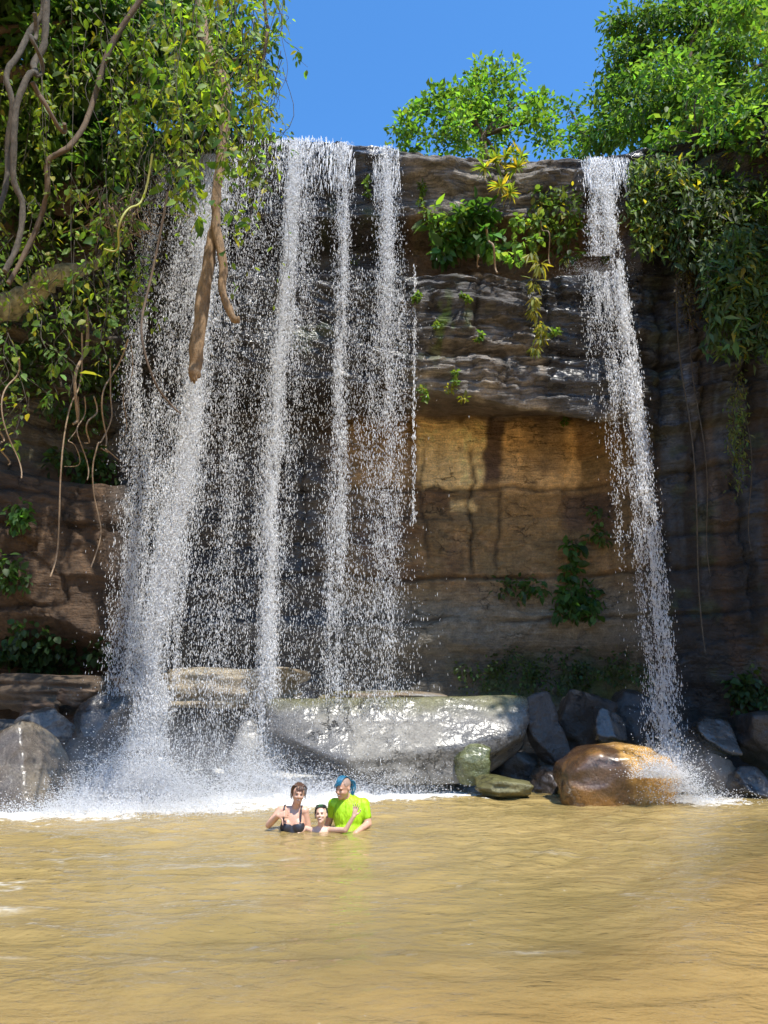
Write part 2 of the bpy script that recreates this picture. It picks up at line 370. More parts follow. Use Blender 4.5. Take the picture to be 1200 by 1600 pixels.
# right wall: near-black with tree shade in the colour, blue-grey runs, browner towards its foot
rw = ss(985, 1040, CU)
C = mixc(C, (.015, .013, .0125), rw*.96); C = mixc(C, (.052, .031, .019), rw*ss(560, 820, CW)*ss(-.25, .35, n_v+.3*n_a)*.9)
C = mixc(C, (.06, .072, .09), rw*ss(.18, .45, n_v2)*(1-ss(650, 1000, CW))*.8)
for (x0, y0, x1, y1, w_, cc) in ((1052, 430, 1085, 700, 7, (.12, .14, .18)), (1075, 470, 1108, 980, 5, (.10, .10, .11)), (1040, 470, 1062, 760, 9, (.07, .085, .11)), (1095, 520, 1126, 900, 6, (.09, .075, .065)), (1010, 440, 1020, 640, 7, (.07, .08, .09))):
    xs_ = np.interp(CW, [y0, y1], [x0, x1]) + 3*n_a; C = mixc(C, cc, np.exp(-((CU-xs_)/w_)**2)*ss(y0-20, y0+30, CW)*(1-ss(y1-120, y1, CW))*(.55+.45*ss(-.3, .3, n_v2)))
C = mixc(C, (.04, .055, .02), rw*ss(.15, .45, n_b)*.5)
# left wall, browns darkened in place of missing canopy shade
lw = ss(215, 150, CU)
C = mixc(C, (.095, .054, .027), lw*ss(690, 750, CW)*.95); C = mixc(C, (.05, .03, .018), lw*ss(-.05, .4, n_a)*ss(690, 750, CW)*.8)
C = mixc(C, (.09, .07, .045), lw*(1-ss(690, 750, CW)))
# moss and green growth on wet ledges
mg = ss(.25, .5, n_b)*ss(690, 640, CU)*(1-lower)*ss(-.2, .3, n_a); C = mixc(C, (.07, .09, .02), mg*.5)
mg2 = block*ss(.1, .4, fbm(CX*5, CZ*3, 0, 3, 140))*np.exp(-((CU-690)/45)**2)*np.exp(-((CW-510)/50)**2); C = mixc(C, (.09, .14, .02), mg2)
C = mixc(C, (.10, .08, .05), top)
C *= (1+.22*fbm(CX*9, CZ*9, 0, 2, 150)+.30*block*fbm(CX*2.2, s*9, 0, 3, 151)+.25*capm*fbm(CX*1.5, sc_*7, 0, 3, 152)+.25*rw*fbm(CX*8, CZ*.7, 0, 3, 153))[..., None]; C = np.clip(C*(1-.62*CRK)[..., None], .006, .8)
lwW = ss(215, 150, CU)
WET = (1-lwW*.9)*np.clip(.08 + wet*.85 + streak + -rw*.75 + lower*ss(985, 1040, CW)*.4 - gold*.3, 0, 1)
BED = np.clip(block + capm*.8 + .12, 0, 1)
cliff_root = bpy.data.objects.new('cliff', None); COL.objects.link(cliff_root); cliff_root.location = (0, 15, 0); cliff_root['kind'] = 'structure'
def cliff_part(name, r0, r1):
    r1 = min(r1+1, NR); n = r1-r0; mb = MB()
    i, j = np.meshgrid(np.arange(n-1), np.arange(NX-1), indexing='ij')
    F = np.stack([i*NX+j, i*NX+j+1, (i+1)*NX+j+1, (i+1)*NX+j], -1).reshape(-1, 4)
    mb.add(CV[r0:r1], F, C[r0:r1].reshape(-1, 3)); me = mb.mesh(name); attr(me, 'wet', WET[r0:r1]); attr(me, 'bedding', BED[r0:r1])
    o = link(name, me, M_ROCK, cliff_root); o['kind'] = 'structure'; return o
cs = np.concatenate([[0], np.cumsum(rows)])
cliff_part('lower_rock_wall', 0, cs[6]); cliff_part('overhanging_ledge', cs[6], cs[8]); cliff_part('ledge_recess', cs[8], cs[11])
cliff_part('cap_rock', cs[11], cs[13]); cliff_part('cliff_top', cs[13], NR)

# ================================================================ POOL BED AND WATER
def bed_z(x, y):
    z = np.interp(y, [-60, -10, -1, 2, 3.6, 5, 7, 9.5, 11, 14, 20], [2.2, 1.2, .35, -.05, -.20, -.34, -.62, -1.1, -1.25, -1.2, -1.0])
    z = z + ss(1.4, 5.2, x - .25*(y-9))*ss(4.5, 8.0, y)*(1-ss(10.5, 12, y))*.95
    z = z + .21*ss(-1.5, 1.5, x+.5*vn(x, y, 0, 204))*ss(8.6, 4.2, y)*ss(2, 3, y)
    z = z + np.where(np.abs(x) > 8, (np.abs(x)-8)*.35, 0)
    z = z + .05*fbm(x*.6, y*.6, 0, 3, 201)
    zz = -.10 - .13*np.log1p(np.exp(np.clip(-(z+.10)/.13, -30, 30)))
    return lerp(z, zz, ss(1.0, 3.0, y)*(1-ss(7.5, 9.5, np.abs(x))))
def axis(fine0, fine1, step, lo, hi):
    f = np.arange(fine0, fine1, step); a = [f[0]]; st = step
    while a[-1] > lo: st *= 1.35; a.append(a[-1]-st)
    b = [f[-1]]; st = step
    while b[-1] < hi: st *= 1.35; b.append(b[-1]+st)
    return np.concatenate([a[:0:-1], f, b[1:]])
def sheet(ax, ay, zf):
    GX, GY = np.meshgrid(ax, ay); Z = zf(GX, GY); n, m = GX.shape
    i, j = np.meshgrid(np.arange(n-1), np.arange(m-1), indexing='ij')
    F = np.stack([i*m+j, i*m+j+1, (i+1)*m+j+1, (i+1)*m+j], -1).reshape(-1, 4)
    return np.stack([GX, GY, Z], -1).reshape(-1, 3), F
def bed_full(x, y):
    z = bed_z(x, y)
    rip = np.sin((x*.45+y*1.0)*17 + 2.5*fbm(x*.8, y*.8, 0, 2, 203))*.012*ss(-.7, -.2, z)
    return z + rip
bv, bf = sheet(axis(-6, 6, .14, -300, 300), axis(3.2, 11, .085, -300, 300), bed_full)
mb = MB(); mb.add(bv, bf)
m, N, L, b = mat('river_sand')
v = mapping(N, L, (1, 1, 1)); n = noise(N, L, 1.3, 6, v); n2 = noise(N, L, 60, 3, v)
cr = N.new('ShaderNodeValToRGB'); L.new(n.outputs[0], cr.inputs[0])
cr.color_ramp.elements[0].color = (.44, .27, .10, 1); cr.color_ramp.elements[1].color = (.58, .38, .16, 1); cr.color_ramp.elements[0].position = .3; cr.color_ramp.elements[1].position = .7
L.new(mulcol(N, L, cr.outputs[0], mrange(N, L, n2.outputs[0], .3, .7, .85, 1.15)), b.inputs['Base Color']); b.inputs['Roughness'].default_value = .9
mb.build('pool_bed', m, kind='structure')

def waves(x, y):
    fade = ss(30, 16, np.hypot(x, y-9)); z = 0
    wx = x + .5*fbm(x*.5, y*.5, 0, 2, 211); wy = y + .5*fbm(x*.5, y*.5, 7, 2, 212)
    for (sx, sy, wlen, amp, sd) in ((-3.4, 13.4, .95, .011, 1), (-1.2, 13.5, .62, .007, 2), (4.4, 12.8, .55, .006, 3), (-2.2, 14.5, 1.6, .012, 4), (-6, 12, .7, .006, 5), (-.75, 10.1, .42, .010, 6)):
        r = np.hypot(wx-sx, wy-sy); env = .35+.65*ss(-.3, .4, vn(x*.7+sd*9, y*.7, sd, 213))
        ph = np.sin(r*2*np.pi/wlen + sd*1.7); z = z + amp*env*(ph + .35*np.sin(2*(r*2*np.pi/wlen + sd*1.7)+1.2))*np.exp(-r*.05)
    pat = ss(-.25, .45, fbm(x*.35, y*.45, 0, 2, 219)); z = z*.85 + .022*fbm(x*1.0, y*1.9, 0, 3, 215) + pat*.016*(1-np.abs(fbm(x*1.0+y*.35, y*2.6, 0, 3, 216))*2.2)**3 + .009*(1-np.abs(fbm(x*1.7-y*.4, y*3.6, 0, 2, 217))*2)**2*(1-pat*.5)
    churn = ss(12.1, 13.4, y)*ss(1.4, -.4, x); z = z + churn*.11*np.abs(fbm(x*3, y*4, 0, 4, 218))
    return z*fade
wv, wf = sheet(axis(-8, 8, .055, -300, 300), axis(3.8, 14, .046, -300, 60), waves)
mb = MB(); mb.add(wv, wf); me = mb.mesh('pool_water')
wx_, wy_ = wv[:, 0], wv[:, 1]
depth = np.clip(-bed_z(wx_, wy_), 0, 5)
attr(me, 'murk', 1-np.exp(-depth*2.8))
wu, wvv = proj(wv)
edge = np.interp(wx_, [-9, -7, -5, -3.5, -2.4, -1.5, -.6, .6, 1.6, 2.4], [11.4, 11.1, 11.0, 11.3, 11.8, 12.2, 12.4, 12.8, 13.2, 14.2])
fo = ss(-.9, .75, (wy_-edge) + .8*fbm(wx_*.9, wy_*1.6, 0, 5, 221) - .1)*ss(2.6, 1.0, wx_)
fo = np.maximum(fo, .8*ss(1.0, .15, np.hypot((wx_-4.7)*.6, (wy_-12.9)*1.1) + .3*fbm(wx_*2, wy_*2, 0, 3, 222)))
ln_ = (1-np.clip(np.abs(fbm(wx_*.75+.35*fbm(wx_*1.5, wy_*1.5, 0, 3, 231), wy_*2.9, 0, 2, 230))*9, 0, 1))**2*ss(-.1, .3, vn(wx_*1.6, wy_*2.5, 0, 233))*ss(-.12, .2, fbm(wx_*.45, wy_*.55, 0, 3, 232))*ss(2.4, .8, np.abs(wx_+1.2)*.6)*ss(9.5, 8, wy_)
attr(me, 'foam', np.clip(fo, 0, 1)*(wy_ > 8))
attr(me, 'streak', ln_)  # reflections of sky and falls painted as white lines
m, N, L, b = mat('muddy_pool_water'); out = N['Material Output']
murk = N.new('ShaderNodeAttribute'); murk.attribute_name = 'murk'; foam = N.new('ShaderNodeAttribute'); foam.attribute_name = 'foam'
v = mapping(N, L, (1, 1.6, 1)); vv = mapping(N, L, (1, 1, 1))
n0 = noise(N, L, .55, 5, vv); n1 = noise(N, L, 4.5, 5, v, .5); n2 = noise(N, L, 14, 4, v, .5); n3 = noise(N, L, 38, 3, v, .5)
cr = N.new('ShaderNodeValToRGB'); L.new(n0.outputs[0], cr.inputs[0]); cr.color_ramp.elements[0].position = .35; cr.color_ramp.elements[1].position = .65
cr.color_ramp.elements[0].color = (.295, .215, .080, 1); cr.color_ramp.elements[1].color = (.40, .285, .112, 1)
pt = noise(N, L, .5, 3, vv); hm = N.new('ShaderNodeMath'); hm.operation = 'MULTIPLY'; L.new(n2.outputs[0], hm.inputs[0]); L.new(mrange(N, L, pt.outputs[0], .45, .62, .15, 1.6), hm.inputs[1])
n4 = noise(N, L, 22, 3, mapping(N, L, (.7, 1.5, 1)), .6); hm2 = N.new('ShaderNodeMath'); hm2.operation = 'MULTIPLY'; L.new(n4.outputs[0], hm2.inputs[0]); L.new(mrange(N, L, pt.outputs[0], .40, .60, 1.3, .25), hm2.inputs[1])
bn = bump(N, L, hm2.outputs[0], .25, .022, bump(N, L, hm.outputs[0], .34, .028, bump(N, L, n1.outputs[0], .42, .07)))
df = N.new('ShaderNodeBsdfDiffuse'); L.new(cr.outputs[0], df.inputs[0]); L.new(bn, df.inputs['Normal'])
tr = N.new('ShaderNodeBsdfTransparent'); tr.inputs[0].default_value = (.98, .95, .86, 1)
mx = N.new('ShaderNodeMixShader'); L.new(murk.outputs['Fac'], mx.inputs[0]); L.new(tr.outputs[0], mx.inputs[1]); L.new(df.outputs[0], mx.inputs[2])
gl = N.new('ShaderNodeBsdfGlossy'); gl.inputs['Roughness'].default_value = .04; L.new(bn, gl.inputs['Normal'])
fr = N.new('ShaderNodeFresnel'); fr.inputs[0].default_value = 1.33; L.new(bn, fr.inputs['Normal'])
mx2 = N.new('ShaderNodeMixShader'); L.new(fr.outputs[0], mx2.inputs[0]); L.new(mx.outputs[0], mx2.inputs[1]); L.new(gl.outputs[0], mx2.inputs[2])
wd = N.new('ShaderNodeBsdfDiffuse'); wc = N.new('ShaderNodeRGB'); wc.outputs[0].default_value = (.80, .78, .73, 1)
fn = noise(N, L, 7, 7, vv, .68)
fa = N.new('ShaderNodeMath'); fa.operation = 'ADD'; L.new(foam.outputs['Fac'], fa.inputs[0]); L.new(mrange(N, L, fn.outputs[0], .25, .75, -.55, .55), fa.inputs[1])
L.new(mulcol(N, L, wc.outputs[0], mrange(N, L, fn.outputs[0], .35, .65, .78, 1.06)), wd.inputs[0]); L.new(bump(N, L, fn.outputs[0], .7, .06), wd.inputs['Normal'])
ff = mrange(N, L, fa.outputs[0], .38, .75, 0, 1)
stk = N.new('ShaderNodeAttribute'); stk.attribute_name = 'streak'; sm = N.new('ShaderNodeMath'); sm.operation = 'MULTIPLY_ADD'; L.new(stk.outputs['Fac'], sm.inputs[0]); L.new(mrange(N, L, n2.outputs[0], .4, .6, .4, 1.15), sm.inputs[1]); L.new(ff, sm.inputs[2]); sm.use_clamp = True
mx3 = N.new('ShaderNodeMixShader'); L.new(sm.outputs[0], mx3.inputs[0]); L.new(mx2.outputs[0], mx3.inputs[1]); L.new(wd.outputs[0], mx3.inputs[2])
L.new(mx3.outputs[0], out.inputs[0])
link('pool_water', me, m, kind='structure')

# ================================================================ BOULDERS
_ico = {}
def ico(sub):
    if sub not in _ico:
        bm = bmesh.new(); bmesh.ops.create_icosphere(bm, subdivisions=sub, radius=1); bm.verts.ensure_lookup_table()
        _ico[sub] = (np.array([v.co[:] for v in bm.verts]), np.array([[v.index for v in f.verts] for f in bm.faces])); bm.free()
    return _ico[sub]
def rotm(rx, ry, rz):
    return np.array(Matrix.Rotation(rz, 3, 'Z') @ Matrix.Rotation(ry, 3, 'Y') @ Matrix.Rotation(rx, 3, 'X'))
def boulder_mesh(name, size, rot, seed, col, col2, planes=14, sharp=20, rough=.075, wetness=.7, sub=5, moss=0., extra=None, lay=.5, stain=None):  # stain: (direction, second colour) for one side of the boulder
    rs = np.random.RandomState(seed); D, F = ico(sub)
    n = rs.normal(size=(planes, 3)); n /= np.linalg.norm(n, axis=1)[:, None]
    h = rs.uniform(.72, 1.0, planes)
    n = np.vstack([n, np.eye(3), -np.eye(3)]); h = np.concatenate([h, np.ones(6)*.95])
    if extra:
        for e in extra:
            q = np.array(e[:3], float); q /= np.linalg.norm(q); n = np.vstack([n, q]); h = np.append(h, e[3])
    dn = np.maximum(D @ n.T, 0)/h
    r = (dn**sharp).sum(1)**(-1/sharp)
    V = D*r[:, None]
    q = V*1.6 + seed*3.7
    V = V*(1 + rough*fbm(q[:, 0], q[:, 1], q[:, 2], 4, seed)[:, None] + rough*lay*np.tanh(4*vn(q[:, 0]*1.2, q[:, 1]*1.2, q[:, 2]*3, seed+5))[:, None])
    V = (V*np.array(size)) @ rotm(*rot).T
    c = fbm(V[:, 0]*1.7+seed, V[:, 1]*1.7, V[:, 2]*1.7, 4, seed+9)
    Cc = mixc(np.zeros(V.shape)+np.array(col), col2, ss(-.25, .35, c))
    up = V[:, 2]/max(V[:, 2].max(), .01)
    if moss: Cc = mixc(Cc, (.11, .105, .028), moss*ss(.45, .9, up+.35*c))
    if stain: Cc = mixc(Cc, stain[1], ss(.15, .5, (V/np.array(size)) @ np.array(stain[0]) + .5*c + .2*fbm(V[:, 0]*5, V[:, 1]*5, V[:, 2]*5, 3, seed+2)))  # second colour on the side facing a given direction
    mb = MB(); mb.add(V, F, Cc); me = mb.mesh(name)
    attr(me, 'wet', np.clip(wetness*(1-.45*ss(-.1, .4, c)) + .1, 0, 1)); return me
def boulder(px0, py0, px1, py1, Y, label, seed, col, col2, dep=.8, rot=(0, 0, 0), name='boulder', cat='boulder', group='boulders at the foot of the falls', parent=None, grow=1.0, **k):
    a = P(px0, py0, Y); b2 = P(px1, py1, Y); c = (a+b2)/2; hw = abs(b2[0]-a[0])/2*1.06*grow; hh = abs(a[2]-b2[2])/2*1.08*grow
    me = boulder_mesh(name, (hw, hw*dep, hh), rot, seed, col, col2, **k)
    o = link(name, me, M_BOULDER, parent); o.location = tuple(c)
    if parent is None: tag(o, label, cat, group)
    return o
GREY = (.055, .050, .046); PALE = (.24, .22, .195); TAN = (.20, .15, .095); DARK = (.022, .020, .020); BRN = (.085, .052, .032)
boulder(420, 1086, 824, 1214, 14.3, 'huge wet grey slab boulder with shining face behind the swimmers', 11, (.10, .094, .088), (.21, .195, .17), .42, (0, .012, .03), sharp=26, rough=.075, wetness=.72, sub=7, planes=0, grow=1.02, moss=.75, lay=.12,
        extra=((.08, -.86, .50, .56), (.8, -.5, .1, .95), (-.6, -.8, .3, .95), (-.1, .1, 1, .86), (1, -.2, -.4, .88), (-.8, -.3, -.5, .86), (.35, -.9, -.1, .80)))
boulder(478, 1080, 690, 1122, 15.0, 'mossy brown crest of rock along the back of the huge slab', 12, (.22, .17, .06), (.30, .24, .13), .5, (0, 0, 0), wetness=.3, moss=.8)
boulder(538, 1078, 692, 1112, 14.9, 'small pale pointed rock peeking over the mossy crest', 13, TAN, PALE, .7, (0, 0, .2), wetness=.3)
boulder(700, 1160, 770, 1226, 13.72, 'green algae coated rock under the right end of the huge slab', 14, (.085, .095, .03), (.15, .16, .075), .8, (0, .1, .2), wetness=.8, sharp=9)
boulder(742, 1212, 832, 1250, 13.3, 'flat mossy greenish rock at the waterline below the huge slab', 15, (.10, .09, .03), (.18, .165, .08), .8, (0, 0, 0), wetness=.5, moss=.6)
boulder(866, 1168, 1064, 1350, 12.9, 'rounded orange brown boulder gleaming under the right waterfall', 16, (.085, .042, .017), (.26, .125, .03), .8, (0, -.06, .1), sharp=3.6, planes=3, rough=.07, wetness=1.0, sub=6, stain=((.75, -.25, .25), (.52, .29, .075)))  # stain here is a second colour on one side
boulder(818, 1086, 882, 1196, 14.5, 'dark upright slab leaning against the right end of the huge slab', 17, (.026, .024, .024), (.045, .041, .04), .5, (0, -.25, .3), wetness=.55, sharp=24)  # dark colour stands in for shade on this rock
boulder(866, 1088, 960, 1200, 15.3, 'broad dark broken rock mass behind the rounded orange boulder', 18, (.018, .016, .015), (.036, .031, .029), .8, (.1, .3, 0), wetness=.4, sharp=24, rough=.1)  # shade over this mass is put into its near-black colour
boulder(925, 1112, 982, 1165, 14.4, 'grey tilted rock with a bright wet edge left of the right waterfall', 19, (.035, .035, .036), (.065, .065, .065), .8, (0, .4, .2), wetness=1, sharp=24, extra=((.3, -.8, .5, .55),))
boulder(940, 1082, 1050, 1190, 15.6, 'dark rock behind the lower end of the right waterfall', 20, DARK, (.05, .045, .042), .8, (.2, .2, .3), wetness=.5, sharp=24)
boulder(1078, 1120, 1156, 1172, 14.6, 'angular wet rock glinting right of the right waterfall', 21, (.035, .032, .03), (.06, .055, .05), .9, (.1, .2, .1), wetness=1, sharp=24, extra=((.1, -.84, .54, .5),))
boulder(1096, 1176, 1154, 1238, 13.7, 'brown shiny tilted rock at the water edge right of the falling stream', 22, (.055, .036, .026), (.10, .07, .048), .9, (0, -.5, .1), wetness=1, sharp=18, extra=((.5, -.75, .5, .55),))
boulder(1136, 1198, 1212, 1258, 13.4, 'low black wet rock at the right frame edge by the water', 23, DARK, (.05, .045, .042), .9, (0, .1, .1), wetness=1., sharp=24, extra=((.1, -.84, .54, .5),))
boulder(1146, 1110, 1240, 1200, 14.8, 'large dark rock at the right frame edge below the hanging greenery', 24, DARK, (.06, .048, .04), .9, (.2, .1, .1), wetness=.5, sharp=24)
boulder(1050, 1130, 1110, 1210, 15.2, 'black rock in shade behind the splash of the right waterfall', 25, DARK, (.045, .042, .04), .9, (.1, .1, .4), wetness=.6, sharp=24)
boulder(826, 1196, 900, 1252, 14.2, 'small wet brown rocks lump between slab and rounded orange boulder', 26, (.05, .034, .024), (.085, .06, .042), .9, (.1, .1, .9), wetness=.9, sharp=20)
boulder(770, 1170, 850, 1240, 14.9, 'dark rock in the gap under the huge slab', 27, DARK, (.08, .07, .06), .9, (.1, .4, .9), wetness=.5, sharp=20)
boulder(210, 1046, 472, 1112, 15.2, 'long pale tan boulder seen through the left waterfall', 28, (.22, .17, .11), (.36, .30, .21), .5, (0, 0, -.05), wetness=.7, sharp=16, rough=.12, planes=10)
boulder(338, 1112, 432, 1330, 14.0, 'pale cone shaped rock splashed by the left waterfall', 29, (.16, .15, .135), (.28, .26, .23), .8, (0, 0, .3), wetness=.8, sharp=9, planes=6, rough=.1, extra=((.8, 0, .5, .6), (-.8, 0, .5, .6), (0, -.8, .5, .6)))
boulder(280, 1204, 348, 1262, 13.2, 'small dark dome rock with water sheeting over it', 30, (.06, .062, .065), (.1, .1, .1), .8, (0, 0, .3), wetness=1, sharp=8)
boulder(40, 1182, 296, 1360, 13.0, 'wide low rock dome under the splash of the left waterfall', 31, (.07, .07, .072), (.12, .12, .12), .4, (0, -.10, .1), wetness=1, sharp=4, planes=4)
boulder(-70, 1136, 104, 1330, 12.3, 'large smooth tilted boulder at the left frame edge', 32, (.095, .075, .055), (.17, .14, .10), .8, (.0, -.42, .15), wetness=1., sharp=20, sub=6, planes=5, extra=((.9, -.3, .2, .6), (-.05, -.8, .6, .55)))
boulder(84, 1148, 168, 1262, 13.3, 'dark sloping rock between left boulder and left waterfall', 33, (.030, .027, .025), (.055, .05, .046), .8, (.1, .5, .1), wetness=.8, sharp=18)
boulder(30, 1108, 110, 1160, 13.6, 'flat grey veined rock perched behind the left boulder', 34, (.085, .08, .076), (.15, .142, .135), .8, (.15, -.1, .1), wetness=.7, sharp=24, rough=.08)
boulder(122, 1084, 196, 1182, 13.9, 'dark grey angular rock at the left edge of the left waterfall', 35, (.034, .031, .03), (.06, .056, .053), .8, (.1, .1, .4), wetness=.8, sharp=24, rough=.09)
boulder(94, 1074, 148, 1106, 14.2, 'small brown squarish rock on the left bank', 36, BRN, (.2, .14, .09), .9, (0, .1, .2), wetness=.15, sharp=24)
boulder(-30, 1120, 40, 1180, 13.9, 'small black rock behind the left boulder at the frame edge', 37, DARK, (.09, .08, .07), .9, (0, .1, .2), wetness=.4, sharp=24)
boulder(36, 1094, 92, 1124, 14.3, 'dark leaf littered rock behind the flat grey rock', 38, (.085, .06, .04), BRN, .9, (0, .1, .7), wetness=.2, sharp=24)
boulder(-60, 1050, 210, 1110, 15.3, 'long brown earthy shelf under the left rock overhang', 39, (.06, .04, .025), (.10, .068, .042), .5, (0, .03, .05), wetness=.05, sharp=20, rough=.16, planes=20, name='rock_shelf', cat='rock shelf', group=None)
boulder(160, 1170, 250, 1260, 14.0, 'grey rock hidden in the thickest spray of the left waterfall', 40, GREY, PALE, .9, (0, .1, .7), wetness=.9, sharp=14)

# ================================================================ WATERFALLS
m, N, L, b = mat('falling_water')
out = N['Material Output']; b.inputs['Base Color'].default_value = (.90, .92, .95, 1); b.inputs['Roughness'].default_value = .25
n = noise(N, L, 3, 2, mapping(N, L, (1, 1, 1)))
rgb = N.new('ShaderNodeRGB'); rgb.outputs[0].default_value = (.97, .975, .985, 1)
L.new(mulcol(N, L, rgb.outputs[0], mrange(N, L, n.outputs[0], .3, .7, .9, 1.03)), b.inputs['Base Color'])
t = N.new('ShaderNodeBsdfTranslucent'); t.inputs[0].default_value = (.96, .97, 1., 1)
mx = N.new('ShaderNodeMixShader'); mx.inputs[0].default_value = .5; L.new(b.outputs[0], mx.inputs[1]); L.new(t.outputs[0], mx.inputs[2]); L.new(mx.outputs[0], out.inputs[0])
M_FALL = m
def drops(mb, Pp, rad, elong, tilt=None, sides=3):
    n = len(Pp); a = RNG.uniform(0, 2*np.pi, n)
    ax = np.zeros((n, 3)); ax[:, 2] = 1
    if tilt is not None: ax = tilt/np.linalg.norm(tilt, axis=1)[:, None]
    ax = ax + RNG.normal(0, .10, (n, 3)); ax /= np.linalg.norm(ax, axis=1)[:, None]
    u = np.cross(ax, np.stack([np.cos(a), np.sin(a), 0*a], 1)); u /= np.linalg.norm(u, axis=1)[:, None]; w2 = np.cross(ax, u)
    R = rad[:, None]; H = (rad*elong)[:, None]
    if sides == 3:
        vs = [Pp+ax*H*.8, Pp-ax*H]
        for k in range(3): vs.append(Pp + (u*math.cos(2.0944*k)+w2*math.sin(2.0944*k))*R)
        base = np.array([[0, 2, 3], [0, 3, 4], [0, 4, 2], [1, 3, 2], [1, 4, 3], [1, 2, 4]]); nv = 5
    else:
        vs = [Pp+ax*H, Pp-ax*H*.5+u*R, Pp-ax*H*.5-u*R*.5+w2*R*.87, Pp-ax*H*.5-u*R*.5-w2*R*.87]
        base = np.array([[0, 1, 2], [0, 2, 3], [0, 3, 1], [1, 3, 2]]); nv = 4
    V = np.stack(vs, 1).reshape(-1, 3); F = (base[None] + (np.arange(n)*nv)[:, None, None]).reshape(-1, 3)
    mb.add(V, F)
def fall_Y(z, Ylip, zlip, v0):
    return Ylip - v0*np.sqrt(np.maximum(zlip-z, 0)*2/9.81)
def strand(path, n, dens=None, Ylip=15.3, zlip=14.2, v0=.75, thick=.16, rmin=.0028, rmax=.0086, clump=1.0, el=(2.0, 7.0)):
    """path: (px, py, halfwidth px) from top to bottom -> n falling drops scattered about it"""
    path = np.array(path, float); ys = path[:, 1]
    n = int(n*.78); m_ = int(n*3.6)
    wgt = np.array(dens if dens is not None else np.ones(len(ys)), float)*1.0
    yy = RNG.uniform(ys[0], ys[-1], m_)
    keep = RNG.uniform(0, wgt.max(), m_) < np.interp(yy, ys, wgt); yy = yy[keep]
    xc = np.interp(yy, ys, path[:, 0]); hw = np.interp(yy, ys, path[:, 2])
    xx = xc + RNG.normal(0, .48, len(yy))*hw
    off = xx - xc*.75
    cl = .75*fbm(off*.085, yy*.005, 0, 3, int(path[0, 0])) + .45*fbm(off*.05, yy*.02, 3, 3, int(path[0, 0])+3) + .25*fbm(off*.16, yy*.06, 6, 2, int(path[0, 0])+5)
    keep = RNG.uniform(-.5, .5, len(yy)) < cl*1.1*clump + .25*(1-clump)
    xx, yy = xx[keep], yy[keep]
    if len(xx) > n: xx, yy = xx[:n], yy[:n]
    Y = np.full(len(xx), Ylip-.8)
    for _ in range(3):
        cx, cy = (xx-600)/FPX, (800-yy)/FPX; dy = CP-cy*SP; dz = SP+cy*CP
        z = CAMZ + dz/dy*Y; Y = fall_Y(z, Ylip, zlip, v0)
    Y = Y + RNG.normal(0, thick, len(xx)); z = CAMZ + dz/dy*Y
    Pp = np.stack([cx/dy*Y, Y, z], 1)
    r = np.exp(RNG.uniform(math.log(rmin), math.log(rmax), len(xx))); r *= np.where(RNG.uniform(0, 1, len(xx)) > .985, 1.7, 1)
    return Pp, r, RNG.uniform(el[0], el[1], len(xx))
def add_strand(mb, *a, sides=4, **k):
    Pp, r, e = strand(*a, **k); drops(mb, Pp, r, e, None, sides)
def threads(mb, x0, x1, y0, y1, n, Ylip, zlip, v0, w_=(.003, .008), ln=(.08, .38), prof=None):
    """clinging strings of water near the lip: thin ragged ribbons that follow the fall"""
    for _ in range(n):
        px = RNG.uniform(x0, x1)
        if prof is not None and RNG.uniform() > prof(px): continue
        py = y0 + (y1-y0)*RNG.uniform(0, 1)**1.5; z0 = P(px, py, Ylip-.2)[2]; l = RNG.uniform(*ln); xw = P(px, py, Ylip-.2)[0]
        zz = np.linspace(z0, z0-l, 7); yy = fall_Y(np.minimum(zz, zlip), Ylip, zlip, v0) + RNG.normal(0, .05)
        xs = xw + np.cumsum(RNG.normal(0, .006, 7))
        rr = RNG.uniform(*w_)*np.array([.3, .8, 1, .7, 1, .6, .15])*RNG.uniform(.6, 1.3, 7)
        tube(mb, np.stack([xs, yy, zz], 1), rr, 4, None, 0, False)
# ---- the wide left fall
ZL, YL, V0 = 14.25, 15.35, .8
wf_ = empty('waterfall', (-2.3, 14, 0), 'wide curtain waterfall of white drops on the left half of the cliff', 'waterfall')
kw = dict(Ylip=YL, zlip=ZL, v0=V0)
c_main = MB()
add_strand(c_main, [(335, 240, 60), (322, 450, 55), (305, 650, 42), (270, 850, 42), (245, 1000, 42), (228, 1180, 50)], 61625, [1.0, .9, 1, 1.1, 1.3, 1.5], **kw)
add_strand(c_main, [(250, 240, 26), (212, 560, 26), (200, 800, 28), (192, 1000, 30), (178, 1190, 34)], 16312, [.7, .9, 1, 1, 1], **kw)
add_strand(c_main, [(290, 260, 50), (262, 500, 46), (240, 800, 40), (222, 1000, 44), (210, 1190, 50)], 25375, [.8, .9, 1, 1, 1.1], **kw)
add_strand(c_main, [(326, 240, 24), (316, 450, 22), (302, 650, 20), (266, 850, 20), (244, 1000, 22), (226, 1180, 30)], 52000, None, clump=.7, **kw)
c_main.build('main_stream', M_FALL, wf_, False, 'stuff')
c_two = MB()
add_strand(c_two, [(468, 216, 34), (462, 330, 32), (445, 520, 34), (432, 700, 30), (422, 900, 32), (416, 1120, 40), (414, 1236, 60)], 38062, [1.8, 1.5, 1, 1, .9, .8, .7], **kw)
add_strand(c_two, [(470, 216, 14), (452, 330, 12), (440, 520, 13), (428, 700, 12), (424, 900, 13), (419, 1110, 18), (416, 1236, 34)], 32000, [1.4, 1.3, 1, 1, .9, .8, .7], clump=.8, **kw)
c_two.build('middle_stream', M_FALL, wf_, False, 'stuff')
c_three = MB()
add_strand(c_three, [(535, 222, 17), (535, 330, 12), (533, 480, 13), (531, 650, 16), (526, 850, 18), (521, 1100, 24), (520, 1236, 36)], 20843, [1.5, 1.2, 1.1, 1, .9, .7, .6], thick=.1, **kw)
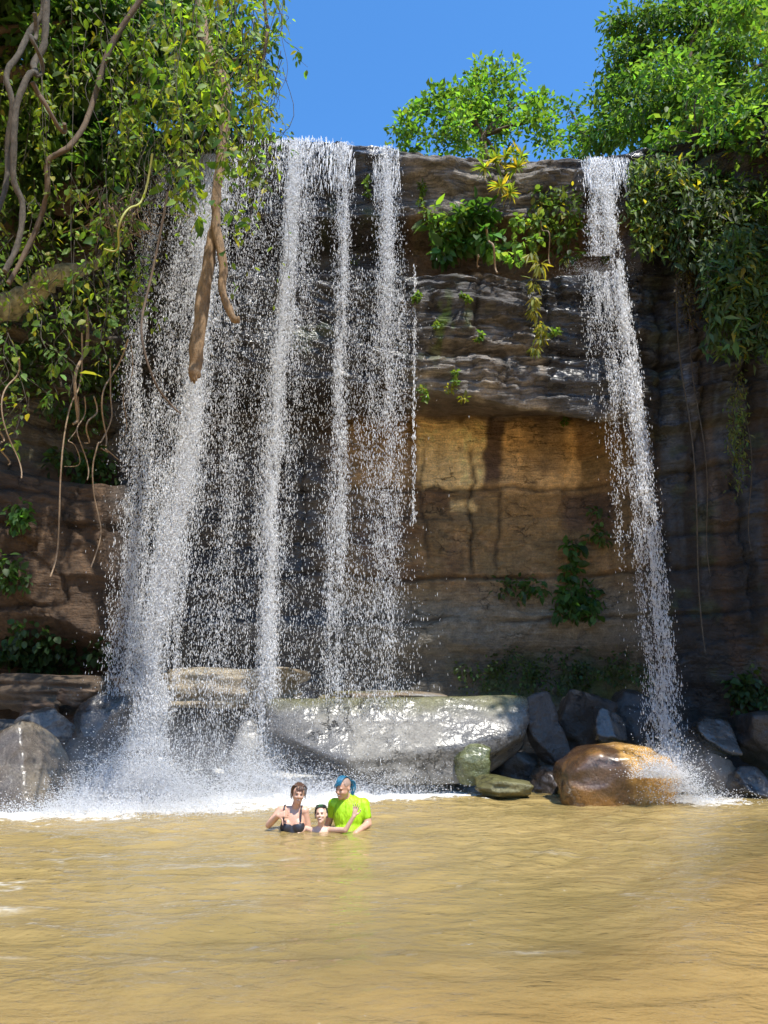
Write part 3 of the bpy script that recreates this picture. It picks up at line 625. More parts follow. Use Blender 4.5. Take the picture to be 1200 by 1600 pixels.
add_strand(c_three, [(600, 228, 17), (606, 330, 20), (608, 410, 22), (606, 520, 38), (604, 700, 32), (602, 850, 28), (596, 1080, 40), (594, 1236, 60)], 24468, [1.6, 1.5, 1.2, 1.0, .7, .5, .4, .5], **kw)
add_strand(c_three, [(648, 412, 3), (647, 600, 3), (646, 820, 5)], 700, None, thick=.03, rmin=.006, rmax=.012, Ylip=15.1, zlip=10.7, v0=.3, clump=.3)
c_three.build('thin_stream', M_FALL, wf_, False, 'stuff')
c_bg = MB()
add_strand(c_bg, [(430, 300, 190), (415, 600, 190), (400, 850, 190), (395, 1100, 200), (390, 1240, 210)], 15000, [.8, 1, .9, .8, 1.1], thick=.35, rmin=.003, rmax=.0085, **kw)
add_strand(c_bg, [(385, 280, 44), (370, 600, 46), (345, 900, 42), (330, 1100, 50), (325, 1240, 60)], 14000, [1, 1, .9, .8, .8], thick=.25, **kw)
add_strand(c_bg, [(560, 420, 70), (555, 700, 70), (560, 1000, 90), (560, 1200, 110)], 11000, [.7, .8, 1, 1.2], thick=.3, rmin=.003, rmax=.0085, **kw)
c_bg.build('scattered_drops', M_FALL, wf_, False, 'stuff')
lip = MB()
threads(lip, 430, 520, 214, 300, 420, YL, ZL, V0); threads(lip, 516, 556, 222, 300, 170, YL, ZL-.1, V0); threads(lip, 584, 624, 230, 310, 190, YL, ZL-.2, V0)
threads(lip, 240, 432, 214, 330, 420, YL, ZL+.05, V0)
lip.build('lip_threads', M_FALL, wf_, True, 'stuff')
# splash over the rocks at its foot
spl = MB()
def puff(mb, px, py, Y, n, spread, up, r=(.0036, .0095), sides=4):
    n = int(n*.6); c = P(px, py, Y); q = RNG.normal(0, 1, (n, 3))*np.array([spread, spread*.5, up]); q[:, 2] = np.abs(q[:, 2])*(.4+.6*RNG.uniform(0, 1, n))
    Pp = c+q; Pp = Pp[Pp[:, 2] > -.02]; k = len(Pp)
    rr = np.exp(RNG.uniform(math.log(r[0]), math.log(r[1]), k))
    drops(mb, Pp, rr, RNG.uniform(.8, 2, k), q[:k]+np.array([0, 0, .01]), sides)
for (px, py, Y, n, s_, u_) in ((215, 1240, 12.35, 52000, .38, .42), (165, 1254, 12.2, 20000, .42, .22), (90, 1266, 11.8, 14000, .7, .13), (290, 1250, 12.5, 16000, .5, .28), (235, 1266, 11.7, 16000, .7, .14), (420, 1245, 13.3, 12000, .5, .35), (390, 1225, 13.5, 9000, .35, .4), (540, 1243, 13.4, 9000, .5, .3), (620, 1243, 13.6, 5000, .5, .25), (40, 1270, 12.0, 3500, .5, .12), (470, 1247, 13.2, 5000, .6, .2)):
    puff(spl, px, py, Y, n, s_, u_)
spl.build('splash_spray', M_FALL, wf_, False, 'stuff')
# ---- the narrow right fall
wr_ = empty('waterfall', (4.0, 14, 0), 'narrow single stream waterfall on the right beside the dark wall', 'waterfall')
kr = dict(Ylip=15.3, zlip=13.75, v0=.85)
st = MB()
add_strand(st, [(935, 248, 16), (952, 320, 11), (972, 460, 10), (988, 580, 12), (1003, 720, 15), (1018, 880, 19), (1032, 1030, 22), (1044, 1200, 28)], 21000, [1.7, 1.5, 1.2, 1, 1, 1, 1, 1.05], thick=.10, clump=1.0, rmax=.0125, **kr)
add_strand(st, [(945, 246, 30), (938, 330, 22), (940, 400, 24)], 8156, [1.4, 1.1, .9], thick=.08, **kr)
add_strand(st, [(940, 424, 26), (950, 520, 34), (972, 680, 30), (995, 860, 30), (1018, 1010, 30), (1040, 1200, 40)], 18125, [1.8, 1.3, .7, .4, .4, .4], thick=.25, rmin=.003, rmax=.009, **kr)
st.build('falling_stream', M_FALL, wr_, False, 'stuff')
lip = MB(); threads(lip, 908, 982, 246, 300, 260, 15.3, 13.75, .85, ln=(.2, .6)); lip.build('lip_threads', M_FALL, wr_, True, 'stuff')
spl = MB(); puff(spl, 935, 428, 15.0, 5000, .35, .16, (.002, .006)); puff(spl, 1045, 1236, 12.5, 16000, .26, .34); puff(spl, 1030, 1215, 12.1, 7000, .2, .2); puff(spl, 1075, 1252, 12.5, 5000, .4, .12)
spl.build('splash_spray', M_FALL, wr_, False, 'stuff')
# ---- drifting mist near the foot of the falls
def mist(name, label, c, s, dens, parent):
    D, F = ico(3); mb = MB(); mb.add(D*np.array(s), F)
    m, N, L, b = mat('spray_mist'); N.remove(b); out = N['Material Output']
    pv = N.new('ShaderNodeVolumePrincipled'); pv.inputs['Color'].default_value = (.96, .97, 1, 1); pv.inputs['Anisotropy'].default_value = 0.0
    tc = N.new('ShaderNodeTexCoord'); dv = N.new('ShaderNodeVectorMath'); dv.operation = 'DIVIDE'; L.new(tc.outputs['Object'], dv.inputs[0]); dv.inputs[1].default_value = s
    ln = N.new('ShaderNodeVectorMath'); ln.operation = 'LENGTH'; L.new(dv.outputs[0], ln.inputs[0])
    f = mrange(N, L, ln.outputs['Value'], .15, 1.0, 1, 0)
    n = noise(N, L, 1.1, 3, tc.outputs['Object'])
    mu = N.new('ShaderNodeMath'); mu.operation = 'MULTIPLY'; L.new(f, mu.inputs[0]); L.new(mrange(N, L, n.outputs[0], .35, .7, 0.15, dens*1.6), mu.inputs[1])
    L.new(mu.outputs[0], pv.inputs['Density']); L.new(pv.outputs[0], out.inputs['Volume'])
    o = link(name, mb.mesh(name), m, parent, 'stuff'); o.location = c; return o
mist('mist', '', (-3.6, 12.6, .35), (3.2, 1.3, 1.1), .2, wf_)
mist('mist', '', (4.75, 12.9, .3), (.8, .8, .8), .3, wr_)

# ================================================================ VEGETATION
def norm(a): return a/(np.linalg.norm(a, axis=-1, keepdims=True)+1e-9)
def leaves(mb, pos, tip, nrm, ln, wid, col, kind='kite', fold=.25, droop=.15):
    """pos (n,3) leaf bases, tip (n,3) unit direction of the midrib, nrm rough leaf normal"""
    n = len(pos); tip = norm(tip); side = norm(np.cross(tip, nrm)); nr = np.cross(side, tip)
    ln = np.broadcast_to(ln, (n,))[:, None]; w_ = ln*np.broadcast_to(wid, (n,))[:, None]
    T = pos + tip*ln - nr*ln*droop
    if kind == 'kite':
        m_ = pos + tip*ln*.42
        vs = [pos, m_+side*w_+nr*w_*fold, T, m_-side*w_+nr*w_*fold]; base = np.array([[0, 1, 2], [0, 2, 3]])
    else:
        c = pos + tip*ln*.5 - nr*ln*droop*.2
        vs = [pos, pos+tip*ln*.28+side*w_*.85+nr*w_*fold, pos+tip*ln*.64+side*w_*.8+nr*(w_*fold-ln*droop*.4), T,
              pos+tip*ln*.64-side*w_*.8+nr*(w_*fold-ln*droop*.4), pos+tip*ln*.28-side*w_*.85+nr*w_*fold, c]
        base = np.array([[6, 0, 1], [6, 1, 2], [6, 2, 3], [6, 3, 4], [6, 4, 5], [6, 5, 0]])
    k = len(vs); V = np.stack(vs, 1).reshape(-1, 3); F = (base[None] + (np.arange(n)*k)[:, None, None]).reshape(-1, 3)
    mb.add(V, F, np.repeat(col, k, 0))
def leafcol(n, base, var=.3, yellow=.0, ycol=(.30, .28, .03)):
    b = np.array(base)[None]*np.exp(RNG.normal(0, var, (n, 1))); b = b*(1+RNG.normal(0, .10, (n, 3)))
    y = RNG.uniform(0, 1, n) < yellow; b[y] = np.array(ycol)*RNG.uniform(.6, 1.2, (y.sum(), 1)); return np.clip(b, .005, .6)
def clump(mb, c, r, n, ln, col, wid=.28, kind='kite', flat=.7, droop_dir=.35, var=.3, yellow=0.):
    d = norm(RNG.normal(0, 1, (n, 3))); u = RNG.uniform(0, 1, (n, 1))**.45
    r3 = np.array([r, r, r*flat]) if np.isscalar(r) else np.array(r)
    pos = np.array(c) + d*u*r3
    tip = d*.8 + RNG.normal(0, .5, (n, 3)) + np.array([0, 0, -droop_dir]); nr = RNG.normal(0, .55, (n, 3)) + np.array([0, 0, 1.])
    leaves(mb, pos, tip, nr, ln*np.exp(RNG.normal(0, .22, n)), wid, leafcol(n, col, var, yellow), kind)
def crown_from_masses(mb, masses, ln, col, per=90, sub=(.35, .6), wid=.26, dens=1.0, droop=.35, kind='kite', yellow=0.):
    dens = dens*.85
    """masses: (px, py, radius px, Y, dY).  each mass is filled with leaf clumps over its outside, so gaps stay between them"""
    cents = []
    for (px, py, rp, Y, dY) in masses:
        c = P(px, py, Y); r = rp/FPX*np.hypot(Y, c[2]-CAMZ); k = max(3, int(dens*9*(r/.8)**2))
        d = norm(RNG.normal(0, 1, (k, 3))); u = RNG.uniform(.45, 1.0, (k, 1))
        q = c + d*u*np.array([r, max(r*.8, dY), r*.9])
        for a in q:
            rr = RNG.uniform(*sub); cents.append(a)
            tint = np.array(col)*np.exp(RNG.normal(0, .26))
            clump(mb, a, rr, int(per*(rr/.45)**2), ln, tint, wid, kind, .6, droop, .25, yellow)
    return cents
def limbs(mb, base, cents, r0, n=8, hub=None):
    base = np.array(base); cents = np.array(cents); hub = cents.mean(0)*.6 + base*.4 if hub is None else np.array(hub)
    tube(mb, catmull([base, lerp(base, hub, .5)+RNG.normal(0, .12, 3), hub], 9), np.linspace(r0, r0*.6, 9), 9, None, .25)
    for k in RNG.choice(len(cents), min(n, len(cents)), False):
        mid = lerp(hub, cents[k], .5)+RNG.normal(0, .15, 3)+np.array([0, 0, .1])
        tube(mb, catmull([hub, mid, cents[k]], 8), np.linspace(r0*.45, r0*.08, 8), 6, None, .2)
def tree(label, masses, base, ln, col, r0=.14, group=None, name='tree', **k):
    root = empty(name, base, label, 'tree', group)
    mb = MB(); cents = crown_from_masses(mb, masses, ln, col, **k); mb.build('crown', M_LEAF, root, False, 'stuff')
    tk = MB(); limbs(tk, base, cents, r0, 10); tk.build('trunk', M_BARK, root)
    return root
TG = 'trees on the cliff top'
tree('round bright green tree on the rim above the bare cap rock between the falls',
     [(668, 196, 46, 19.5, .5), (735, 150, 50, 20, .6), (790, 150, 55, 20.3, .6), (760, 205, 60, 19.8, .6), (830, 180, 38, 20, .5), (700, 215, 50, 19.3, .4), (815, 212, 45, 19.8, .5), (768, 112, 24, 20, .3), (720, 172, 40, 19.6, .4), (770, 165, 50, 20.4, .5), (715, 190, 46, 20, .5), (640, 205, 30, 19.4, .3), (626, 228, 22, 19.3, .3), (852, 195, 28, 20, .3), (858, 160, 14, 20.2, .2), (745, 110, 12, 20, .2), (800, 118, 16, 20.2, .2), (655, 165, 12, 19.5, .2), (690, 150, 14, 19.6, .2)],
     P(760, 262, 20.2), .17, (.10, .20, .028), .16, TG, per=62, sub=(.22, .42), droop=-.25, wid=.28)
tree('small green tree on the rim left of the right waterfall',
     [(890, 205, 24, 22, .4), (925, 212, 34, 21.5, .4), (905, 228, 30, 21, .4), (890, 178, 10, 22, .2), (955, 205, 40, 21, .4)],
     P(910, 262, 21.8), .17, (.065, .15, .024), .12, TG, per=60, sub=(.28, .45), droop=.1)
tree('tall dark green tree leaning over the cliff top right of the right waterfall',
     [(985, 150, 45, 18, .8), (1010, 100, 50, 18.2, .9), (975, 90, 28, 18.3, .5), (1060, 60, 60, 18, 1.), (1090, 130, 80, 17.5, 1.), (1130, 40, 70, 18, 1.), (1050, 170, 70, 17, .9), (1000, 205, 48, 17.4, .6), (1180, 110, 80, 17, 1.), (1100, 215, 75, 16.6, .8), (965, 48, 16, 18.4, .4), (955, 190, 34, 18.2, .4), (952, 140, 28, 18.4, .4), (1000, 45, 36, 18.2, .5), (930, 225, 30, 18.5, .4), (1180, 20, 60, 17.5, .8)],
     P(1110, 300, 18.0), .20, (.085, .17, .030), .28, TG, per=70, sub=(.35, .65), droop=.5, wid=.2)
tree('sunlit pale green sapling in front of the tall dark tree on the right',
     [(1062, 178, 26, 15.0, .3), (1085, 200, 30, 15, .3), (1098, 150, 20, 15, .2), (1050, 205, 22, 14.9, .2), (1110, 180, 22, 15.0, .3)],
     P(1100, 262, 15.4), .18, (.13, .24, .035), .05, TG, per=34, sub=(.2, .34), droop=.2, wid=.32, kind='oval')
tree('bushy tree at the right frame edge with yellow flecked top',
     [(1210, 190, 60, 14.2, .7), (1190, 250, 60, 14.3, .6), (1230, 120, 60, 14.3, .6), (1150, 285, 46, 14.6, .5), (1215, 310, 60, 14.3, .5), (1185, 30, 40, 14, .5), (1250, 20, 60, 13.5, .5), (1095, 240, 36, 14.9, .3), (1140, 222, 46, 14.5, .4), (1195, 205, 50, 14.1, .4), (1050, 238, 24, 15.1, .3)],
     P(1260, 330, 14.8), .17, (.09, .18, .028), .16, TG, per=80, sub=(.3, .5), droop=.4, yellow=.03)
tree('dark leafy tree behind the hanging vines in the upper left corner',
     [(40, 60, 90, 14.5, .9), (150, 60, 90, 14.5, .9), (260, 50, 80, 14.8, .8), (70, 190, 90, 14, .8), (180, 170, 90, 14.2, .8), (280, 160, 70, 14.6, .6), (350, 60, 60, 15, .6), (340, 180, 50, 15, .5), (200, 250, 60, 14.2, .5), (30, 260, 70, 13.6, .6)],
     P(90, 330, 15.0), .20, (.040, .092, .018), .3, TG, per=70, sub=(.35, .65), droop=.6, wid=.22)
# large bank trees outside the picture on both sides; their crowns overhang and shade the side walls
def bank_tree(label, blobs, base, r0):
    root = empty('tree', base, label, 'tree', 'large trees on the banks'); mb = MB(); cents = []
    for (x, y, z, r) in blobs:
        k = int(38*(r/1.5)**2)
        d = norm(RNG.normal(0, 1, (k, 3))); q = np.array([x, y, z]) + d*RNG.uniform(.3, 1, (k, 1))*np.array([r, r, r*.7])
        for a in q: cents.append(a); clump(mb, a, .6, 95, .21, (.06, .125, .022), .27, 'kite', .6, .4)
    mb.build('crown', M_LEAF, root, False, 'stuff'); tk = MB(); limbs(tk, base, cents, r0, 14); tk.build('trunk', M_BARK, root)
bank_tree('large bank tree just outside the right edge overhanging the dark wall', [(8.6, 11.6, 13.4, 1.3), (6.7, 8.8, 13.3, .8), (9.6, 9.6, 13.2, 1.5), (10.6, 10.4, 13.2, 1.5), (9.3, 11.2, 12.8, 1.8), (8.6, 9.2, 12.6, 1.5), (10.5, 9, 13.4, 1.8), (11.4, 11.4, 13.2, 1.8)], (11.5, 11, 7), .4)
bank_tree('large bank tree just outside the left edge overhanging the left rocks', [(-8.2, 9.8, 12.5, 1.6), (-7.2, 8.4, 12.0, 1.3), (-9.5, 8.5, 12.5, 1.7), (-6.6, 10.2, 13.6, 1.2), (-8.4, 7.2, 12.5, 1.6), (-5.9, 8.9, 13.2, 1.0), (-5.0, 11.8, 13.2, 1.2), (-6.3, 11.2, 13, 1.3), (-7.2, 12.2, 12.6, 1.4), (-3.9, 12.4, 14.2, .8)], (-10.5, 9, 5), .4)

# ---- broken branch hanging in front of the left fall
BY = 11.4
root = empty('broken_branch', P(335, 10, BY), 'thick broken branch hanging down in front of the left waterfall', 'branch')
def path(pts, Y, jit=0.): return [P(a, b_, Y + (RNG.normal(0, jit) if jit else 0)) for a, b_ in pts]
mb = MB(); q = catmull(path([(318, -120), (312, -20), (318, 60), (350, 130), (350, 200), (340, 290), (336, 350), (326, 410), (316, 480), (306, 560), (305, 590)], BY), 70)
rr = np.interp(np.linspace(0, 1, 70), [0, .3, .5, .62, .7, .9, .965, .985, 1], [.115, .095, .08, .078, .10, .112, .105, .11, .085])
q = q + .012*np.stack([fbm(np.arange(70)*.35, 1, 0, 3, 301), fbm(np.arange(70)*.35, 5, 0, 3, 302), 0*np.arange(70)], 1)*2
tube(mb, q, rr, 16, None, .5)
for k in range(9):
    a_ = RNG.uniform(0, 6.28); e_ = q[-1]+np.array([math.cos(a_)*.06, math.sin(a_)*.06, 0]); tube(mb, [e_+np.array([0, 0, .08]), e_, e_+np.array([RNG.normal(0, .012), RNG.normal(0, .012), -RNG.uniform(.03, .09)])], [.035, .03, .008], 6)
mb.build('main_limb', M_BARK_PALE, root)
mb = MB(); q = catmull(path([(336, 350), (345, 390), (349, 420), (347, 450), (356, 480), (366, 498), (374, 500)], BY-.1), 30)
tube(mb, q, np.linspace(.075, .055, 30), 10, None, .3); mb.build('side_limb', M_BARK_PALE, root)
# ---- twisted lianas
def liana(label, pts, Y, r, m=M_VINE, lump=.3, name='liana', cat='vine', group='woody vines hanging on the left', n=8):
    mb = MB(); k = len(pts)*9; q = catmull(path(pts, Y), k); q[:, 1] += .15*np.sin(np.linspace(0, 9, k))
    tube(mb, q, np.linspace(r, r*.8, k) if np.isscalar(r) else np.interp(np.linspace(0, 1, k), np.linspace(0, 1, len(r)), r), n, None, lump)
    return tag(mb.build(name, m), label, cat, group)
liana('thick grey vine curving down nearest the left frame edge', [(66, -60), (62, 0), (40, 40), (30, 90), (18, 130), (24, 170), (8, 220), (2, 270), (-8, 330)], 9.0, .042)
liana('thick twisted grey vine with a knee beside the leftmost vine', [(72, -60), (66, 20), (60, 60), (48, 90), (56, 115), (50, 130), (34, 180), (26, 230), (20, 280), (28, 310), (20, 370), (4, 420)], 8.7, .046)
liana('thin vine loop twined round the twisted grey vine', [(54, 20), (48, 50), (56, 72), (62, 90), (52, 112)], 8.6, .03)
liana('forked brown vine running from the tangle to the twisted vine', [(240, -30), (170, 60), (140, 150), (128, 200), (110, 240), (82, 262), (76, 300), (60, 330), (40, 370), (10, 440)], 10.0, .045, M_BARK)
liana('short brown looping stem below the upper left foliage', [(50, 128), (62, 150), (72, 165), (90, 195), (98, 188)], 9.2, .035, M_BARK)
liana('dark curved vine against the sky at the top', [(408, -40), (414, 20), (420, 50), (416, 85), (402, 110), (388, 118)], 9.6, .028, M_BARK, .1)
liana('long slack vine ending in a hook before the left waterfall', [(262, 300), (236, 400), (224, 480), (228, 540), (244, 600), (262, 625), (280, 643)], 9.0, .016, M_BARK, .1)
liana('fine dark vine string left of the hook vine', [(30, 560), (12, 600), (14, 680), (30, 745)], 9.5, .01, M_ROOT, .1)
liana('yellow green climbing stem across the upper tangle', [(238, 240), (218, 300), (205, 330), (190, 365), (180, 380), (160, 385)], 9.3, .016, plain('yellow_green_stem', (.30, .30, .07)), .1)
# ---- mossy fallen log wedged on the left wall
liana('mossy pale log wedged across the left wall among leaves', [(-40, 500), (30, 462), (70, 446), (110, 432), (140, 410), (158, 400)], 13.2, [.24, .22, .20, .17, .10, .05], plain('mossy_log', (.20, .18, .10), .9, .2, 9, .6), .5, 'fallen_log', 'log', None, 14)
# ---- hanging roots
RL = [('longest thin pale root hanging straight on the left', [(128, 520), (120, 590), (112, 640), (100, 740), (86, 840), (76, 900)], .018),
      ('pair of knotted roots joined above a star shaped tuft', [(172, 560), (168, 610), (170, 650), (160, 690), (158, 700), (148, 740), (146, 780), (152, 830), (140, 885)], .016),
      ('curved root to the right of the star tuft', [(200, 530), (172, 580), (166, 620), (160, 660), (163, 695)], .018),
      ('straight root with a split end left of the star tuft', [(132, 620), (124, 660), (130, 700), (134, 748)], .014),
      ('bent root hooking back towards the wall', [(147, 620), (145, 650), (138, 680), (130, 690)], .018),
      ('slack root loop touching the longest root', [(122, 620), (116, 660), (110, 690), (122, 700), (120, 720), (98, 727)], .010),
      ('thick twin root stem splitting beneath the tangle', [(134, 480), (130, 540), (124, 590), (118, 640), (112, 660)], .035),
      ('thin reddish root before the left edge of the waterfall', [(205, 540), (200, 600), (196, 640), (190, 680)], .010),
      ('short pale root at the left frame edge', [(-4, 670), (4, 700), (10, 724)], .02),
      ('star shaped tuft arm pointing right from the knotted roots', [(158, 700), (170, 706), (182, 715)], .012)]
for lb, pt, r in RL: liana(lb, pt, 11.2, r*.75, M_ROOT, .3, 'hanging_root', 'root', 'roots hanging from the left tangle', 6)

# ---- curtain of leafy vines, upper left
vr = empty('leafy_vine_curtain', P(250, 100, 9.5), 'curtain of leafy green vines hanging over the upper left of the left waterfall', 'vine')
stems = MB(); lf = MB(); singles = []
def vine_stem(px0, py0, px1, py1, Y, leafln, gap, col, bow=20, rad=.006, skip=0., yellow=.06, wid=.27):
    k = 5; pts = [(lerp(px0, px1, t)+RNG.normal(0, bow)*math.sin(math.pi*t), lerp(py0, py1, t)) for t in np.linspace(0, 1, k)]
    q = catmull([P(a, b_, Y + RNG.normal(0, .12)) for a, b_ in pts], 40)
    tube(stems, q[::2], np.linspace(rad, rad*.5, 20), 4, (.10, .085, .04), 0, False)
    L_ = np.linalg.norm(np.diff(q, axis=0), axis=1).sum(); n = max(4, int(L_/gap)); n = int(n*(1-skip))
    t = np.sort(RNG.uniform(skip*.8, 1, n)); idx = np.clip((t*39).astype(int), 0, 38); p = q[idx]+(q[idx+1]-q[idx])*(t*39-idx)[:, None]
    a = RNG.uniform(0, 2*np.pi, n); out_ = np.stack([np.cos(a), np.sin(a), -.25+RNG.normal(0, .35, n)], 1)
    pet = .03+.05*RNG.uniform(0, 1, n); p = p + out_*pet[:, None]
    tip = norm(out_+np.array([0, 0, -.55])); nr = RNG.normal(0, .5, (n, 3))+np.array([0, -.35, .8])
    ln = leafln*RNG.choice([.62, .85, 1.05])*np.exp(RNG.normal(0, .3, n)); c = leafcol(n, col, .28, yellow)
    leaves(lf, p, tip, nr, ln, wid, c, 'oval', .22, .18)
    for i in range(n): singles.append((p[i], tip[i], nr[i], ln[i]))
GV = (.17, .255, .024)
for i in range(33):   # sprays of the main curtain round the branch
    x0 = RNG.uniform(265, 425); vine_stem(x0, RNG.uniform(-90, 120), x0+RNG.normal(-12, 18), RNG.uniform(170, 390) - max(0, x0-400)*1.5, RNG.uniform(8.6, 10.2), .125, .055, GV, 22)
for i in range(33):   # further left, darker and denser
    x0 = RNG.uniform(-20, 290); vine_stem(x0, RNG.uniform(-90, 60), x0+RNG.normal(0, 22), RNG.uniform(140, 330), RNG.uniform(9.5, 11.5), .13, .055, (.12, .19, .02), 25)
for i in range(16):   # sprigs over the sky
    x0 = RNG.uniform(388, 440); y0 = RNG.uniform(-60, 240); vine_stem(x0, y0, x0+RNG.uniform(15, 46), y0+RNG.uniform(10, 80), RNG.uniform(9.0, 9.8), .13, .07, (.10, .18, .025), 8, .005)
for i in range(52):   # lower left tangle
    x0 = RNG.uniform(-20, 225); y0 = RNG.uniform(270, 480); vine_stem(x0, y0, x0+RNG.normal(5, 45), y0+RNG.uniform(60, 190)*(1-.5*(y0 > 430)), RNG.uniform(10.2, 12.3), .115, .07, (.125, .20, .024), 18)
for (x0, y0, x1, y1) in ((20, 520, 40, 650), (0, 560, 15, 690), (60, 500, 85, 620), (95, 480, 105, 600), (150, 420, 175, 560), (180, 330, 212, 520), (215, 300, 225, 500), (30, 620, 22, 700), (-10, 480, 20, 640)):
    for r in range(2): vine_stem(x0+RNG.normal(0, 8), y0, x1+RNG.normal(0, 12), y1, RNG.uniform(10, 11), .125, .075, (.085, .15, .025), 15)
for i in range(26):   # bare strings
    x0 = RNG.uniform(100, 460); vine_stem(x0, RNG.uniform(-60, 150), x0+RNG.normal(-40, 60), RNG.uniform(260, 560), RNG.uniform(9, 10.5), .11, .5, GV, 30, .005, .3)
# the leaves seen largest are single parts
dist = np.array([s_[3]/np.hypot(s_[0][1], s_[0][2]-1.6) for s_ in singles]); uu, vv_ = proj(np.array([s_[0] for s_ in singles]))
dist = np.where((uu > 0) & (uu < 1200) & (vv_ > 0), dist, 0); order = np.argsort(-dist)[:300]
lfv = np.concatenate(lf.V).reshape(-1, 7, 3); lfc = np.concatenate(lf.C).reshape(-1, 7, 3); keep = np.ones(len(lfv), bool); keep[order] = False
base6 = np.array([[6, 0, 1], [6, 1, 2], [6, 2, 3], [6, 3, 4], [6, 4, 5], [6, 5, 0]])
rest = MB(); nk = keep.sum(); rest.add(lfv[keep].reshape(-1, 3), (base6[None]+(np.arange(nk)*7)[:, None, None]).reshape(-1, 3), lfc[keep].reshape(-1, 3))
rest.build('foliage', M_LEAF, vr, False, 'stuff'); stems.build('stems', M_VINE, vr, True, 'stuff')
protos = []
for wv_, fo_, dr_ in ((.27, .2, .15), (.31, .3, .25), (.24, .15, .1), (.29, .1, .3)):
    q = MB(); leaves(q, np.zeros((1, 3)), np.array([[0, 1., 0]]), np.array([[0, 0, 1.]]), np.ones(1), wv_, np.ones((1, 3)), 'oval', fo_, dr_); protos.append(q.mesh('leaf'))
for i, k in enumerate(order):
    p, tip, nr, ln = singles[k]; t_ = Vector(tip).normalized(); s_ = t_.cross(Vector(nr)).normalized(); n_ = s_.cross(t_)
    o = link('leaf', protos[i % 4], M_LEAF_ONE, vr)
    Mx = Matrix((( s_.x, t_.x, n_.x, p[0]), (s_.y, t_.y, n_.y, p[1]), (s_.z, t_.z, n_.z, p[2]), (0, 0, 0, 1))) @ Matrix.Diagonal((ln, ln, ln, 1))
    o.matrix_parent_inverse = Matrix.Identity(4); o.matrix_basis = Matrix.Translation(-vr.location) @ Mx

# ---- shrubs, creepers, ferns on the rock
def plant(name, label, cat, fn, base, group=None):
    root = empty(name, base, label, cat, group); f = MB(); s_ = MB(); fn(f, s_)
    if f.n: f.build('foliage', M_LEAF, root, False, 'stuff')
    if s_.n and len(s_.V) <= 14:
        for V_, F_, C_ in zip(s_.V, s_.F, s_.C):
            q = MB(); q.add(V_, F_-F_.min(), C_); q.build('stem', M_VINE, root)
    elif s_.n: s_.build('stems', M_VINE, root, True, 'stuff')
    return root
def bush(items, ln, col, wid=.3, kind='kite', dr=.3, yellow=0., stem=True, n=70, r=(.2, .35)):
    def fn(f, s_):
        for (px, py, rp, Y) in items:
            c = P(px, py, Y); R = rp/FPX*np.hypot(Y, c[2]-1.6)
            for a in range(max(1, int(3*(R/.3)**1.5))):
                q = c + RNG.normal(0, .45, 3)*R; clump(f, q, RNG.uniform(*r)*min(1, R/.3), n, ln, np.array(col)*np.exp(RNG.normal(0, .15)), wid, kind, .8, dr, .25, yellow)
            if stem:
                b_ = c + np.array([0, .45, -R*.9]); tube(s_, catmull([b_, lerp(b_, c, .5)+RNG.normal(0, .04, 3), c], 6), np.linspace(.02, .008, 6), 5, (.1, .08, .05), 0, False)
    return fn
LG = 'plants on the rock ledge between the falls'
plant('fern', 'feathery bright ferns on the left of the shaded ledge recess', 'fern', bush([(692, 345, 20, 15.4), (715, 340, 18, 15.3), (680, 352, 14, 15.4)], .26, (.11, .20, .03), .16, 'oval', .5, n=24), P(695, 400, 15.8), LG)
plant('broadleaf_plant', 'dark glossy broadleaf plants in the middle of the ledge recess', 'plant', bush([(735, 350, 26, 15.5), (760, 362, 24, 15.5), (722, 378, 26, 15.6), (700, 385, 18, 15.7), (748, 330, 14, 15.4)], .24, (.06, .14, .028), .3, 'oval', .5, n=34), P(745, 405, 15.9), LG)
plant('heart_leaf_creeper', 'pale green heart leaved creeper hanging in the ledge recess', 'creeper', bush([(808, 350, 13, 15.3), (806, 370, 14, 15.3), (808, 400, 13, 15.2), (780, 395, 12, 15.3), (832, 385, 11, 15.3)], .17, (.13, .23, .045), .42, 'oval', .6, n=26), P(808, 405, 15.6), LG)
plant('tangled_shrub', 'tangled olive shrub right end of the ledge recess by the right waterfall', 'shrub', bush([(860, 310, 24, 15.4), (880, 335, 20, 15.5), (850, 345, 20, 15.5), (880, 300, 18, 15.4), (870, 375, 24, 15.5), (890, 395, 14, 15.4), (840, 320, 14, 15.4)], .15, (.075, .125, .025), .26, 'oval', .6, n=40, yellow=.08), P(865, 405, 15.9), LG)
def strap(items, ln, col):
    def fn(f, s_):
        b_ = P(790, 275, 15.35)
        for (px, py) in items:
            c = P(px, py, 14.9+RNG.normal(0, .08)); n = 30; d = norm(RNG.normal(0, 1, (n, 3))+np.array([0, -.2, .35]))
            leaves(f, np.tile(c, (n, 1)), d, RNG.normal(0, .4, (n, 3))+np.array([0, 0, 1]), ln*np.exp(RNG.normal(0, .2, n)), .09, leafcol(n, col, .25, .25, (.40, .33, .04)), 'oval', .3, .25)
            tube(s_, catmull([b_, lerp(b_, c, .5)+RNG.normal(0, .08, 3), c], 7), np.linspace(.022, .012, 7), 5, (.1, .08, .05), 0, False)
    return fn
plant('strap_leaf_shrub', 'yellow green strap leaved shrub growing out over the cap rock', 'shrub', strap([(757, 262), (775, 252), (790, 246), (815, 245), (808, 262), (783, 292), (797, 302)], .27, (.16, .23, .03)), P(790, 275, 15.4), LG)
plant('grass_tuft', 'tuft of pale grass and leaves spilling over the ledge edge', 'grass tuft', bush([(835, 400, 8, 15.0), (840, 420, 9, 14.85), (833, 440, 8, 14.8), (838, 470, 8, 14.8)], .22, (.17, .19, .04), .10, 'oval', 1.1, n=34, yellow=.3), P(838, 412, 15.1), LG)
